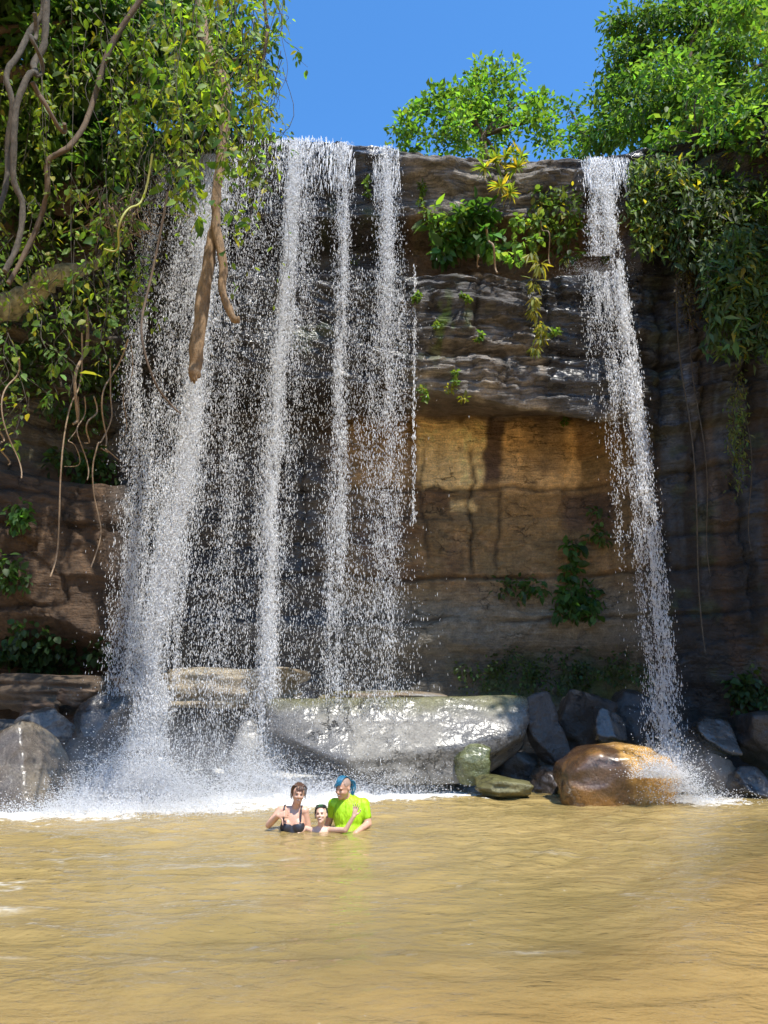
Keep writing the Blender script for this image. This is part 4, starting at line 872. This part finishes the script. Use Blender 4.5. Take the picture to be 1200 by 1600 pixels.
plant('hanging_moss', 'yellow green hanging moss strands at mid height of the ledge face', 'moss', bush([(832, 488, 8, 14.75), (838, 508, 10, 14.75), (845, 528, 11, 14.72), (840, 545, 9, 14.7), (848, 515, 8, 14.7)], .15, (.16, .20, .03), .14, 'oval', 1.3, n=36, yellow=.3, stem=False), P(838, 490, 14.9), 'moss and tufts on the ledge face')
for i, (px, py, rp, lb) in enumerate(((726, 461, 6, 'small bright sprig high on the ledge face below the ferns'), (752, 520, 7, 'small sprig beside the bedding crack of the ledge face'), (712, 585, 8, 'tiny tuft above the yellow flowering cushion'), (706, 612, 13, 'yellow flowering cushion hanging under the ledge by the thin thread of water'), (664, 608, 9, 'small pale tuft right of the thin thread of water'), (686, 500, 10, 'patch of moss leaves left on the ledge face'), (655, 460, 7, 'small tuft high beside the thin thread of water'), (572, 290, 9, 'small tuft on the wet rock between the thin water streams'), (563, 395, 13, 'yellowish tuft low between the thin water streams'), (655, 290, 9, 'weeds at the left end of the cap rock'), (660, 320, 9, 'weed below the left end of the cap rock'), (880, 655, 9, 'green tuft under the right bottom edge of the ledge'), (870, 515, 6, 'tiny tuft in the crack of the dark ledge face'), (950, 395, 9, 'small weeds beside the right waterfall ledge'))):
    Y_ = cliff_y(px, py) - .05
    plant('rock_tuft', lb, 'tuft', bush([(px, py, rp, Y_), (px+RNG.normal(0, 4), py+rp, rp*.8, Y_)], .085, (.15, .21, .03) if i in (3, 8) else (.10, .17, .03), .3, 'oval', .4, yellow=.35 if i in (3, 8) else .05, stem=False, n=34, r=(.1, .2)), P(px, py, Y_+.1), 'moss and tufts on the ledge face')
def creep(items, ln, col, name, label, cat, group=None, n=60, wid=.36, dr=.7, yellow=0., spread=.5):
    def fn(f, s_):
        for (px, py, rp, k) in items:
            for a in range(k):
                x, y = px + RNG.normal(0, spread)*rp, py + RNG.normal(0, spread)*rp
                Y_ = cliff_y(x, y)-RNG.uniform(.05, .3); clump(f, P(x, y, Y_), (.22, .12, .22), n//6, ln, np.array(col)*np.exp(RNG.normal(0, .15)), wid, 'oval', .8, dr, .25, yellow)
    return plant(name, label, cat, fn, P(items[0][0], items[0][1], cliff_y(items[0][0], items[0][1])), group)
creep([(895, 925, 16, 9), (920, 940, 20, 10), (890, 945, 14, 7), (895, 860, 8, 5), (893, 890, 8, 5), (835, 915, 8, 4), (905, 950, 14, 5)], .17, (.040, .105, .024), 'ivy', 'dark green ivy clump on the lower wall left of the right waterfall', 'ivy')
creep([(935, 835, 6, 5), (932, 800, 5, 3)], .13, (.05, .10, .025), 'ivy', 'small ivy strand on the wall above the dark green clump', 'ivy')
creep([(790, 915, 8, 4), (820, 920, 8, 4)], .13, (.045, .09, .025), 'ivy', 'sparse ivy sprigs left of the dark green clump', 'ivy')
creep([(150, 720, 18, 10), (130, 735, 16, 8), (165, 735, 14, 6), (90, 715, 14, 5)], .15, (.045, .095, .02), 'ivy', 'dark ivy patch on the left wall behind the hanging roots', 'ivy')
creep([(30, 812, 8, 6), (34, 800, 6, 4)], .14, (.045, .11, .02), 'ivy', 'small ivy sprig alone on the left brown wall', 'ivy')
creep([(18, 905, 14, 8), (5, 880, 10, 4)], .14, (.04, .09, .02), 'ivy', 'leafy sprig at the left frame edge above the jutting slab', 'ivy')
creep([(20, 1010, 26, 20), (70, 1020, 30, 22), (110, 1030, 22, 8), (40, 1030, 26, 14), (150, 1020, 14, 5)], .15, (.028, .062, .018), 'ground_ivy', 'dark heart leaved plants in the hollow under the jutting left slab', 'ground cover', wid=.42)
creep([(780, 1050, 30, 22), (840, 1050, 34, 26), (900, 1050, 34, 26), (960, 1040, 26, 14), (730, 1055, 20, 8), (1000, 1050, 20, 8)], .085, (.040, .075, .02), 'ground_ivy', 'low green growth along the foot of the wall above the huge slab', 'ground cover', wid=.36)
creep([(1180, 1080, 26, 16), (1150, 1075, 20, 8), (1200, 1110, 22, 10)], .14, (.032, .068, .02), 'ground_ivy', 'dark greenery at the wall foot on the right frame edge', 'ground cover')
# hanging curtains on the right wall
def hang(items, label, col, ln=.20, name='hanging_creeper', cat='creeper', group='creepers hanging on the right wall', wid=.16, yellow=.03):
    def fn(f, s_):
        for (x0, x1, y0, y1, n, Y) in items:
            for a in range(n):
                px = RNG.uniform(x0, x1); py = RNG.uniform(y0, lerp(y0, y1, .35)); pe = py + (y1-py)*RNG.uniform(.25, 1); k = 16; Y_ = Y + RNG.normal(0, .18)
                t = np.linspace(0, 1, k); q = np.array([P(px+RNG.normal(0, 1.5)+6*math.sin(3*tt+a), lerp(py, pe, tt), Y_) for tt in t]); q += RNG.normal(0, .04, q.shape)
                if a % 3 == 0: tube(s_, q, .008, 4, (.1, .08, .05), 0, False)
                p = np.repeat(q, 2, 0)+RNG.normal(0, .05, (k*2, 3)); m_ = len(p)
                leaves(f, p, RNG.normal(0, .6, (m_, 3))+np.array([0, -.3, -.9]), RNG.normal(0, .6, (m_, 3))+np.array([0, -.6, .5]), ln*np.exp(RNG.normal(0, .25, m_)), wid, leafcol(m_, np.array(col)*np.exp(RNG.normal(0, .2)), .25, yellow), 'kite', .2, .2)
    return plant(name, label, cat, fn, P(items[0][0], items[0][2], items[0][5]), group)
hang([(988, 1050, 245, 400, 105, 14.75), (1000, 1075, 245, 330, 50, 14.6)], 'yellow green trailing creeper beside the top of the right waterfall', (.09, .145, .035), .17, yellow=.05)
hang([(1050, 1140, 260, 420, 100, 14.5), (1100, 1200, 280, 400, 70, 14.2)], 'dark trailing creeper hanging below the tall dark tree', (.05, .085, .022))
hang([(1105, 1215, 360, 560, 130, 13.7), (1140, 1215, 350, 480, 60, 13.5)], 'grey green drooping creeper mass at the right frame edge', (.06, .11, .035), .21)
hang([(1148, 1160, 560, 790, 9, 14.3), (1148, 1154, 610, 800, 6, 14.3)], 'single thin creeper strand low on the dark right wall', (.09, .13, .03), .10)
hang([(1060, 1130, 400, 520, 18, 14.6)], 'sparse brown creeper stems over the dark right wall', (.10, .08, .04), .12)
for lb, pt, r in (('long thin bare root hanging over the blue streaked right wall', [(1058, 430), (1066, 560), (1078, 700), (1092, 860), (1104, 1020)], .016), ('second thin bare root just right of the long one on the right wall', [(1078, 450), (1088, 620), (1104, 780), (1112, 900)], .011), ('thin pale root string far right on the dark wall', [(1160, 520), (1164, 640), (1172, 760), (1176, 860)], .009)):
    liana(lb, pt, 14.9, r, M_VINE, .3, 'hanging_root', 'root', 'roots hanging on the right wall', 6)
# left wall shrubs under the curtain
creep([(60, 330, 60, 40), (140, 350, 50, 30), (40, 440, 60, 34), (150, 470, 50, 30), (60, 560, 60, 34), (150, 590, 40, 20), (110, 650, 50, 16), (185, 420, 24, 14)], .17, (.05, .095, .02), 'wall_shrub', 'dark shrub mass on the upper left wall behind the hanging vines', 'shrub', n=72, wid=.28)
def dry(f, s_):
    for a in range(60):
        x, y = RNG.uniform(150, 225), RNG.uniform(290, 330); Y_ = 12.8+RNG.normal(0, .2)
        tube(s_, catmull([P(x, y, Y_), P(x+RNG.normal(0, 14), y+RNG.uniform(15, 35), Y_-.2), P(x+RNG.normal(0, 30), y+RNG.uniform(40, 70), Y_)], 8), .008, 4, (.3, .24, .16), 0, False)
rt = plant('dry_roots', 'bundle of pale dry rootlets below the ledge in the upper left', 'roots', dry, P(190, 300, 13))
rt.children[0].data.materials.clear(); rt.children[0].data.materials.append(M_ROOT); rt.children[0]['kind'] = 'stuff'
# dead twigs leaning on the ledge
liana('pale dead twig leaning over the edge of the ledge recess', [(760, 350), (766, 378), (772, 400), (778, 424)], 14.85, .025, M_ROOT, .1, 'dead_twig', 'twig', 'dead twigs on the ledge', 6)
liana('short dead twig beside the creeper in the ledge recess', [(748, 416), (746, 405), (749, 398)], 14.9, .015, M_ROOT, .1, 'dead_twig', 'twig', 'dead twigs on the ledge', 6)
liana('bent straw coloured dead stem in front of the tangled shrub', [(845, 345), (852, 360), (858, 380), (860, 410)], 15.2, .014, M_ROOT, .1, 'dead_twig', 'twig', 'dead twigs on the ledge', 6)

# ================================================================ PEOPLE standing in the pool
def capsule(mb, a, b_, ra, rb, n=12):
    a, b_ = np.array(a, float), np.array(b_, float); ax = b_-a; L_ = np.linalg.norm(ax)+1e-6; t = ax/L_
    s_ = []; r_ = []
    for k in np.linspace(-np.pi/2, 0, 5)[:-1]: s_.append(ra*math.sin(k)); r_.append(max(ra*math.cos(k), 1e-4))
    for k in np.linspace(0, 1, 4): s_.append(L_*k); r_.append(lerp(ra, rb, k))
    for k in np.linspace(0, np.pi/2, 5)[1:]: s_.append(L_+rb*math.sin(k)); r_.append(max(rb*math.cos(k), 1e-4))
    tube(mb, a + np.array(s_)[:, None]*t, np.array(r_), n, None, 0, True)
def ellip(mb, c, r, rot=(0, 0, 0)):
    D, F = ico(3); mb.add((D*np.array(r)) @ rotm(*rot).T + np.array(c), F)
def fuse(mb, name, voxel, mat_, parent, smooth=3):
    """one continuous skin over all the collected volumes"""
    o = bpy.data.objects.new('tmp', mb.mesh('tmp')); COL.objects.link(o)
    r = o.modifiers.new('r', 'REMESH'); r.mode = 'VOXEL'; r.voxel_size = voxel; r.use_smooth_shade = True
    s_ = o.modifiers.new('s', 'SMOOTH'); s_.iterations = smooth; s_.factor = .5
    dc = o.modifiers.new('d', 'DECIMATE'); dc.ratio = .3
    dg = bpy.context.evaluated_depsgraph_get(); me = bpy.data.meshes.new_from_object(o.evaluated_get(dg)); me.name = name
    bpy.data.objects.remove(o)
    me.materials.clear(); return link(name, me, mat_, parent)
def skin_material(name, col, rough=.38):
    m, N, L, b = mat(name)
    n = noise(N, L, 18, 3, mapping(N, L, (1, 1, 1))); rgb = N.new('ShaderNodeRGB'); rgb.outputs[0].default_value = (*col, 1)
    L.new(mulcol(N, L, rgb.outputs[0], mrange(N, L, n.outputs[0], .3, .7, .88, 1.1)), b.inputs['Base Color'])
    b.inputs['Roughness'].default_value = rough; b.inputs['Subsurface Weight'].default_value = .12; b.inputs['Subsurface Radius'].default_value = (.02, .008, .004); b.inputs['Subsurface Scale'].default_value = .3
    return m
def head(mb, c, s_, yaw, pitch, roll=0.):
    """skull, jaw, nose, brows, cheeks, lips, ears round centre c; s_ is the head height; faces -y turned by yaw (to image left if negative)"""
    R = rotm(pitch, roll, yaw); c = np.array(c)
    T = lambda x, y, z: c + R @ (np.array([x, y, z])*s_)
    E_ = lambda x, y, z, rx, ry, rz: ellip(mb, T(x, y, z), np.array([rx, ry, rz])*s_, (pitch, roll, yaw))
    E_(0, .05, .12, .325, .40, .37); E_(0, -.05, -.12, .29, .33, .30); E_(0, -.17, -.30, .20, .20, .17); E_(0, -.27, -.40, .11, .10, .09)
    E_(0, -.335, .10, .20, .06, .05)
    for s1 in (-1, 1):
        E_(s1*.13, -.30, -.10, .11, .08, .10); E_(s1*.34, .03, -.03, .035, .075, .11)
    capsule(mb, T(0, -.35, .06), T(0, -.44, -.08), .035*s_, .055*s_); E_(0, -.41, -.11, .075, .05, .04)
    E_(0, -.345, -.215, .10, .045, .025); E_(0, -.34, -.27, .09, .045, .025)
    return T, R
def face_bits(root, T, R, s_, m_eye, m_brow, m_mouth, m_teeth, rot):
    for s1 in (-1, 1):
        q = MB(); ellip(q, T(s1*.135, -.355, .035), np.array([.05, .03, .022])*s_, rot); q.build('eye', m_eye, root)
        q = MB(); capsule(q, T(s1*.07, -.40, .115), T(s1*.21, -.35, .11), .011*s_, .008*s_, 6); q.build('eyebrow', m_brow, root)
    q = MB(); ellip(q, T(0, -.375, -.242), np.array([.105, .03, .042])*s_, rot); mo = q.build('mouth', m_mouth, root)
    q = MB(); ellip(q, T(0, -.388, -.232), np.array([.085, .022, .02])*s_, rot); q.build('teeth', m_teeth, root)
def hand(mb, wrist, dirn, palmn, s_=1.0, curl=.4, thumb_side=1, thumb_up=False):
    d = norm(np.array(dirn, float)); nr = norm(np.array(palmn, float)); sd = np.cross(d, nr); w0 = np.array(wrist)
    for k in (-1.2, -.4, .4, 1.2): capsule(mb, w0+sd*k*.012*s_, w0+d*.085*s_+sd*k*.02*s_, .018*s_, .014*s_, 8)
    for i, (k, l) in enumerate(((-1.5, .065), (-.5, .08), (.5, .085), (1.5, .072))):
        a = w0+d*.088*s_+sd*k*.023*s_; p = norm(d + sd*k*.10)
        for j, f in enumerate((.45, .32, .25)):
            p = norm(p*math.cos(curl) + nr*math.sin(curl)) if j or curl > .6 else norm(p*math.cos(curl*.5)+nr*math.sin(curl*.5))
            b_ = a + p*l*f*s_*1.15; capsule(mb, a, b_, (.0098-.0008*j)*s_, (.0092-.0008*j)*s_, 8); a = b_
    ts = sd*thumb_side; a = w0+d*.025*s_+ts*.028*s_
    b_ = a + norm(ts*.8+d*.7)*.04*s_; c_ = b_ + norm((ts if thumb_up else d*.8+ts*.4))*.035*s_; e_ = c_ + norm((ts if thumb_up else d+nr*.3))*.028*s_
    capsule(mb, a, b_, .014*s_, .011*s_, 8); capsule(mb, b_, c_, .011*s_, .010*s_, 8); capsule(mb, c_, e_, .010*s_, .0085*s_, 8)
M_EYE = plain('dark_eye', (.03, .02, .015), .25, .5, 30, 0); M_BROW = plain('brown_eyebrow', (.09, .05, .03), .8, .3, 60, .2)
M_MOUTH = plain('mouth_red', (.25, .06, .05), .4, .5, 30, .1); M_TEETH = plain('teeth_white', (.75, .72, .66), .3, .5, 30, 0)
PY_ = 10.25
J = lambda px, py, dy=0.: P(px, py, PY_+dy)
def strands(mb, paths, r):
    for p in paths: tube(mb, catmull(p, 12), np.linspace(r, r*.35, 12), 6, None, .15)

# ---- man in the green shirt
root = empty('person', J(545, 1298), 'person in a lime green T-shirt with blue mohawk hair looking down at the child', 'person', 'people bathing in the pool')
SK = skin_material('medium_skin', (.56, .32, .22))  # base skin tone of the man
b_ = MB(); hc = J(536, 1231, -.10)
rot = (math.radians(16), math.radians(6), math.radians(-32)); T, R = head(b_, hc, .255, rot[2], rot[0], rot[1])
nb = J(546, 1253, .0); capsule(b_, nb+np.array([0, .02, -.05]), hc+np.array([.01, .03, -.06]), .064, .060)
shR, shL = J(522, 1256, .02), J(568, 1256, 0); ch = J(545, 1272, 0)
capsule(b_, shR, shL, .07, .07); ellip(b_, ch, (.185, .125, .22)); ellip(b_, ch+np.array([0, -.01, -.30]), (.185, .145, .25)); ellip(b_, ch+np.array([0, 0, -.55]), (.18, .13, .16))
for s1 in (-1, 1): capsule(b_, ch+np.array([s1*.09, 0, -.6]), ch+np.array([s1*.11, .02, -1.35]), .09, .055)
elL, haL = J(575, 1287, -.05), J(556, 1301, -.28)
capsule(b_, shL, elL, .062, .048); capsule(b_, elL, haL, .045, .03); hand(b_, haL, haL-elL+np.array([0, 0, -.05]), (0, .1, -1), 1.0, .3, 1)
elR, haR = J(513, 1286, .10), J(506, 1304, .08)
capsule(b_, shR, elR, .06, .047); capsule(b_, elR, haR, .045, .03); hand(b_, haR, haR-elR, (1, 0, 0), 1.0, .3, 1)
fuse(b_, 'body', .0085, SK, root)
face_bits(root, T, R, .255, M_EYE, M_BROW, M_MOUTH, M_TEETH, rot)
s_ = MB(); capsule(s_, shR+np.array([0, 0, -.005]), shL+np.array([0, 0, -.005]), .079, .079); ellip(s_, ch, (.200, .15, .245)); ellip(s_, ch+np.array([0, -.01, -.28]), (.205, .165, .28))
capsule(s_, shL, lerp(shL, elL, .62), .074, .066); capsule(s_, shR, lerp(shR, elR, .5), .072, .064); capsule(s_, nb+np.array([0, .02, -.08]), nb+np.array([0, .03, -.02]), .10, .082)
m, N, L, bb = mat('lime_green_shirt'); n = noise(N, L, 7, 4, mapping(N, L, (1, 1, 1.6))); rgb = N.new('ShaderNodeRGB'); rgb.outputs[0].default_value = (.36, .64, .008, 1)
L.new(mulcol(N, L, rgb.outputs[0], mrange(N, L, n.outputs[0], .3, .7, .92, 1.06)), bb.inputs['Base Color']); bb.inputs['Roughness'].default_value = .55; L.new(bump(N, L, noise(N, L, 9, 3, mapping(N, L, (1.6, 1.6, .55), (0, .5, 0))).outputs[0], .9, .05), bb.inputs['Normal'])
fuse(s_, 'shirt', .01, m, root)
h_ = MB(); hs = .255
pth = []
for k in np.linspace(-.13, .13, 22):
    k = k + RNG.normal(0, .012)
    pth.append([T(k*.7, -.36, .27), T(k, -.30, .42), T(k*1.1, -.08, .54), T(k*1.1, .18, .52), T(k*1.1, .40, .32), T(k*1.2, .46, .05)])
strands(h_, pth, .0095)
pth = []
for k in range(12):
    a0 = T(RNG.uniform(-.12, .12), .42, RNG.uniform(.1, .35)); pth.append([a0, a0+np.array([.05+.02*RNG.normal(), .02, -.03]), a0+np.array([.065+.02*RNG.normal(), .01, -.10]), a0+np.array([.06+.02*RNG.normal(), 0, -.17-.04*RNG.uniform()])])
strands(h_, pth, .010); strands(h_, [[T(-.10, -.36, .30), T(-.16, -.42, .24), T(-.2, -.42, .14)], [T(-.02, -.38, .30), T(-.05, -.44, .24), T(-.08, -.45, .17)]], .014)
h_.build('hair', plain('blue_dyed_hair', (.012, .115, .20), .4, .5, 60, .5), root)
q = MB(); 
D, F = ico(4); sel = (D[:, 2] > .1) & (D[:, 1] > -.62)
V = (D*np.array([.335, .412, .382])*hs*1.004) @ R.T + T(0, .05, .12); fs = F[sel[F].all(1)]
q.add(V, fs); q.build('shaved_hair', plain('shaved_stubble', (.30, .205, .16), .7, .3, 90, .3), root)

# ---- woman in the dark swimsuit
root = empty('person', J(456, 1296), 'person in a dark grey swimsuit with wet brown hair giving a thumbs up', 'person', 'people bathing in the pool')
SKW = skin_material('fair_skin', (.61, .36, .255))
b_ = MB(); hc = J(466, 1240, -.08); rot = (math.radians(8), math.radians(6), math.radians(14)); T, R = head(b_, hc, .232, rot[2], rot[0], rot[1])
nb = J(460, 1263); capsule(b_, nb+np.array([0, .02, -.04]), hc+np.array([0, .02, -.06]), .056, .052)
shR, shL = J(439, 1266, 0), J(476, 1267, 0); ch = J(458, 1286)
capsule(b_, shR, shL, .056, .056); ellip(b_, ch, (.15, .105, .19)); ellip(b_, ch+np.array([0, 0, -.27]), (.14, .105, .22)); ellip(b_, ch+np.array([0, .02, -.5]), (.175, .13, .17))
for s1 in (-1, 1):
    ellip(b_, ch+np.array([s1*.068, -.065, -.02]), (.075, .06, .085)); capsule(b_, ch+np.array([s1*.09, .01, -.55]), ch+np.array([s1*.10, .03, -1.3]), .088, .05)
elR, haR = J(420, 1289, -.08), J(434, 1274, -.22)
capsule(b_, shR, elR, .054, .042); capsule(b_, elR, haR, .042, .028); hand(b_, haR, (.9, -.15, .18), (.2, .9, -.15), 1.0, 1.25, -1, True)
elL, haL = J(482, 1294, .02), J(490, 1306, -.1)
capsule(b_, shL, elL, .052, .041); capsule(b_, elL, haL, .04, .028); hand(b_, haL, haL-elL, (0, 0, -1), 1.0, .3, 1)
fuse(b_, 'body', .008, SKW, root)
face_bits(root, T, R, .232, M_EYE, M_BROW, M_MOUTH, M_TEETH, rot)
s_ = MB(); ellip(s_, ch+np.array([0, 0, -.10]), (.160, .118, .155)); ellip(s_, ch+np.array([0, 0, -.30]), (.152, .118, .22))
for s1 in (-1, 1): ellip(s_, ch+np.array([s1*.072, -.066, -.038]), (.084, .068, .082))
sw = plain('dark_grey_swimsuit', (.022, .022, .030), .42, .5, 40, .3)
fuse(s_, 'swimsuit', .009, sw, root)
for s1, sh in ((-1, shR), (1, shL)):
    q = MB(); x = ch[0]+s1*.105; tube(q, catmull([(x, ch[1]-.125, ch[2]+.03), (x, ch[1]-.108, ch[2]+.09), (x, ch[1]-.075, sh[2]+.035), (x, ch[1]-.01, sh[2]+.062), (x, ch[1]+.08, sh[2]+.02)], 14), .010, 6, None, 0); q.build('strap', sw, root)
h_ = MB(); D, F = ico(4); hs = .232
V = (D*np.array([.34, .42, .385])*hs) @ R.T + T(0, .06, .135); sel = (D[:, 1]*.85 + D[:, 2]*.8 > .12) & (D[:, 2] > -.6); h_.add(V, F[sel[F].all(1)])
pth = []
for k in range(60):
    a = RNG.uniform(-1.15, 1.15); j = lambda s_=.02: RNG.normal(0, s_); pth.append([T(.08*a, .12+j(), .54), T(.26*a+j(), -.16+j(), .46), T(.35*a+j(), -.31 if abs(a) < .6 else -.10, .30+j()), T(.37*a+j(), -.36 if abs(a) < .5 else -.04+j(.04), .20-.42*(abs(a) > .75)+j(.05))])
strands(h_, pth, .006); h_.build('hair', plain('wet_brown_hair', (.085, .042, .025), .35, .5, 70, .5), root)

# ---- child between them
root = empty('person', J(502, 1294), 'person up to the neck in water between the others with one hand raised', 'person', 'people bathing in the pool')
SKC = skin_material('light_skin', (.66, .42, .31))
b_ = MB(); CY_ = -.10; hc = J(502, 1273, CY_-.06); rot = (math.radians(-10), math.radians(-4), math.radians(-8)); T, R = head(b_, hc, .205, rot[2], rot[0], rot[1])
nb = J(501, 1293, CY_); capsule(b_, nb+np.array([0, .02, -.05]), hc+np.array([0, .02, -.05]), .042, .040)
shR, shL = J(489, 1298, CY_), J(515, 1297, CY_); ch = J(501, 1310, CY_)
capsule(b_, shR, shL, .042, .042); ellip(b_, ch, (.125, .085, .16)); ellip(b_, ch+np.array([0, .02, -.25]), (.12, .085, .2)); ellip(b_, ch+np.array([0, .03, -.45]), (.125, .095, .13))
for s1 in (-1, 1): capsule(b_, ch+np.array([s1*.06, .03, -.5]), ch+np.array([s1*.07, .05, -1.1]), .062, .04)
elL, haL = J(540, 1297, CY_-.22), J(553, 1275, CY_-.26)
capsule(b_, shL, elL, .040, .032); capsule(b_, elL, haL, .032, .022); hand(b_, haL, (.22, -.05, .9), (-.1, -1, .1), .85, .3, 1)
elR, haR = J(478, 1294, CY_+.05), J(466, 1302, CY_)
capsule(b_, shR, elR, .039, .032); capsule(b_, elR, haR, .031, .022); hand(b_, haR, haR-elR, (0, 0, -1), .85, .3, 1)
fuse(b_, 'body', .0055, SKC, root)
face_bits(root, T, R, .205, M_EYE, M_BROW, M_MOUTH, M_TEETH, rot)
h_ = MB(); hs = .205; V = (D*np.array([.365, .43, .40])*hs) @ R.T + T(0, .06, .14); sel = (D[:, 1]*.85 + D[:, 2]*.75 > .13) & (D[:, 2] > -.7); h_.add(V, F[sel[F].all(1)])
pth = [[T(.03*k, -.05, .54), T(.09*k, -.05, .48), T(.125*k, 0, .2), T(.13*k, .02, -.2)] for k in (-3, -2.6, 2.6, 3)] + [[T(k*.06, .2, .53), T(k*.08, -.1, .52), T(k*.1, -.27, .38)] for k in np.linspace(-3, 3, 12)]
strands(h_, pth, .010); h_.build('hair', plain('wet_dark_hair', (.025, .03, .02), .3, .5, 70, .5), root)
q = MB(); pth = [[T(k*.05, .15, .555), T(k*.06, -.08, .55), T(k*.08, -.24, .42)] for k in np.linspace(-1.5, 1.5, 6)]; strands(q, pth, .008); q.build('green_streak', plain('green_dyed_hair', (.03, .12, .035), .4, .5, 60, .3), root)
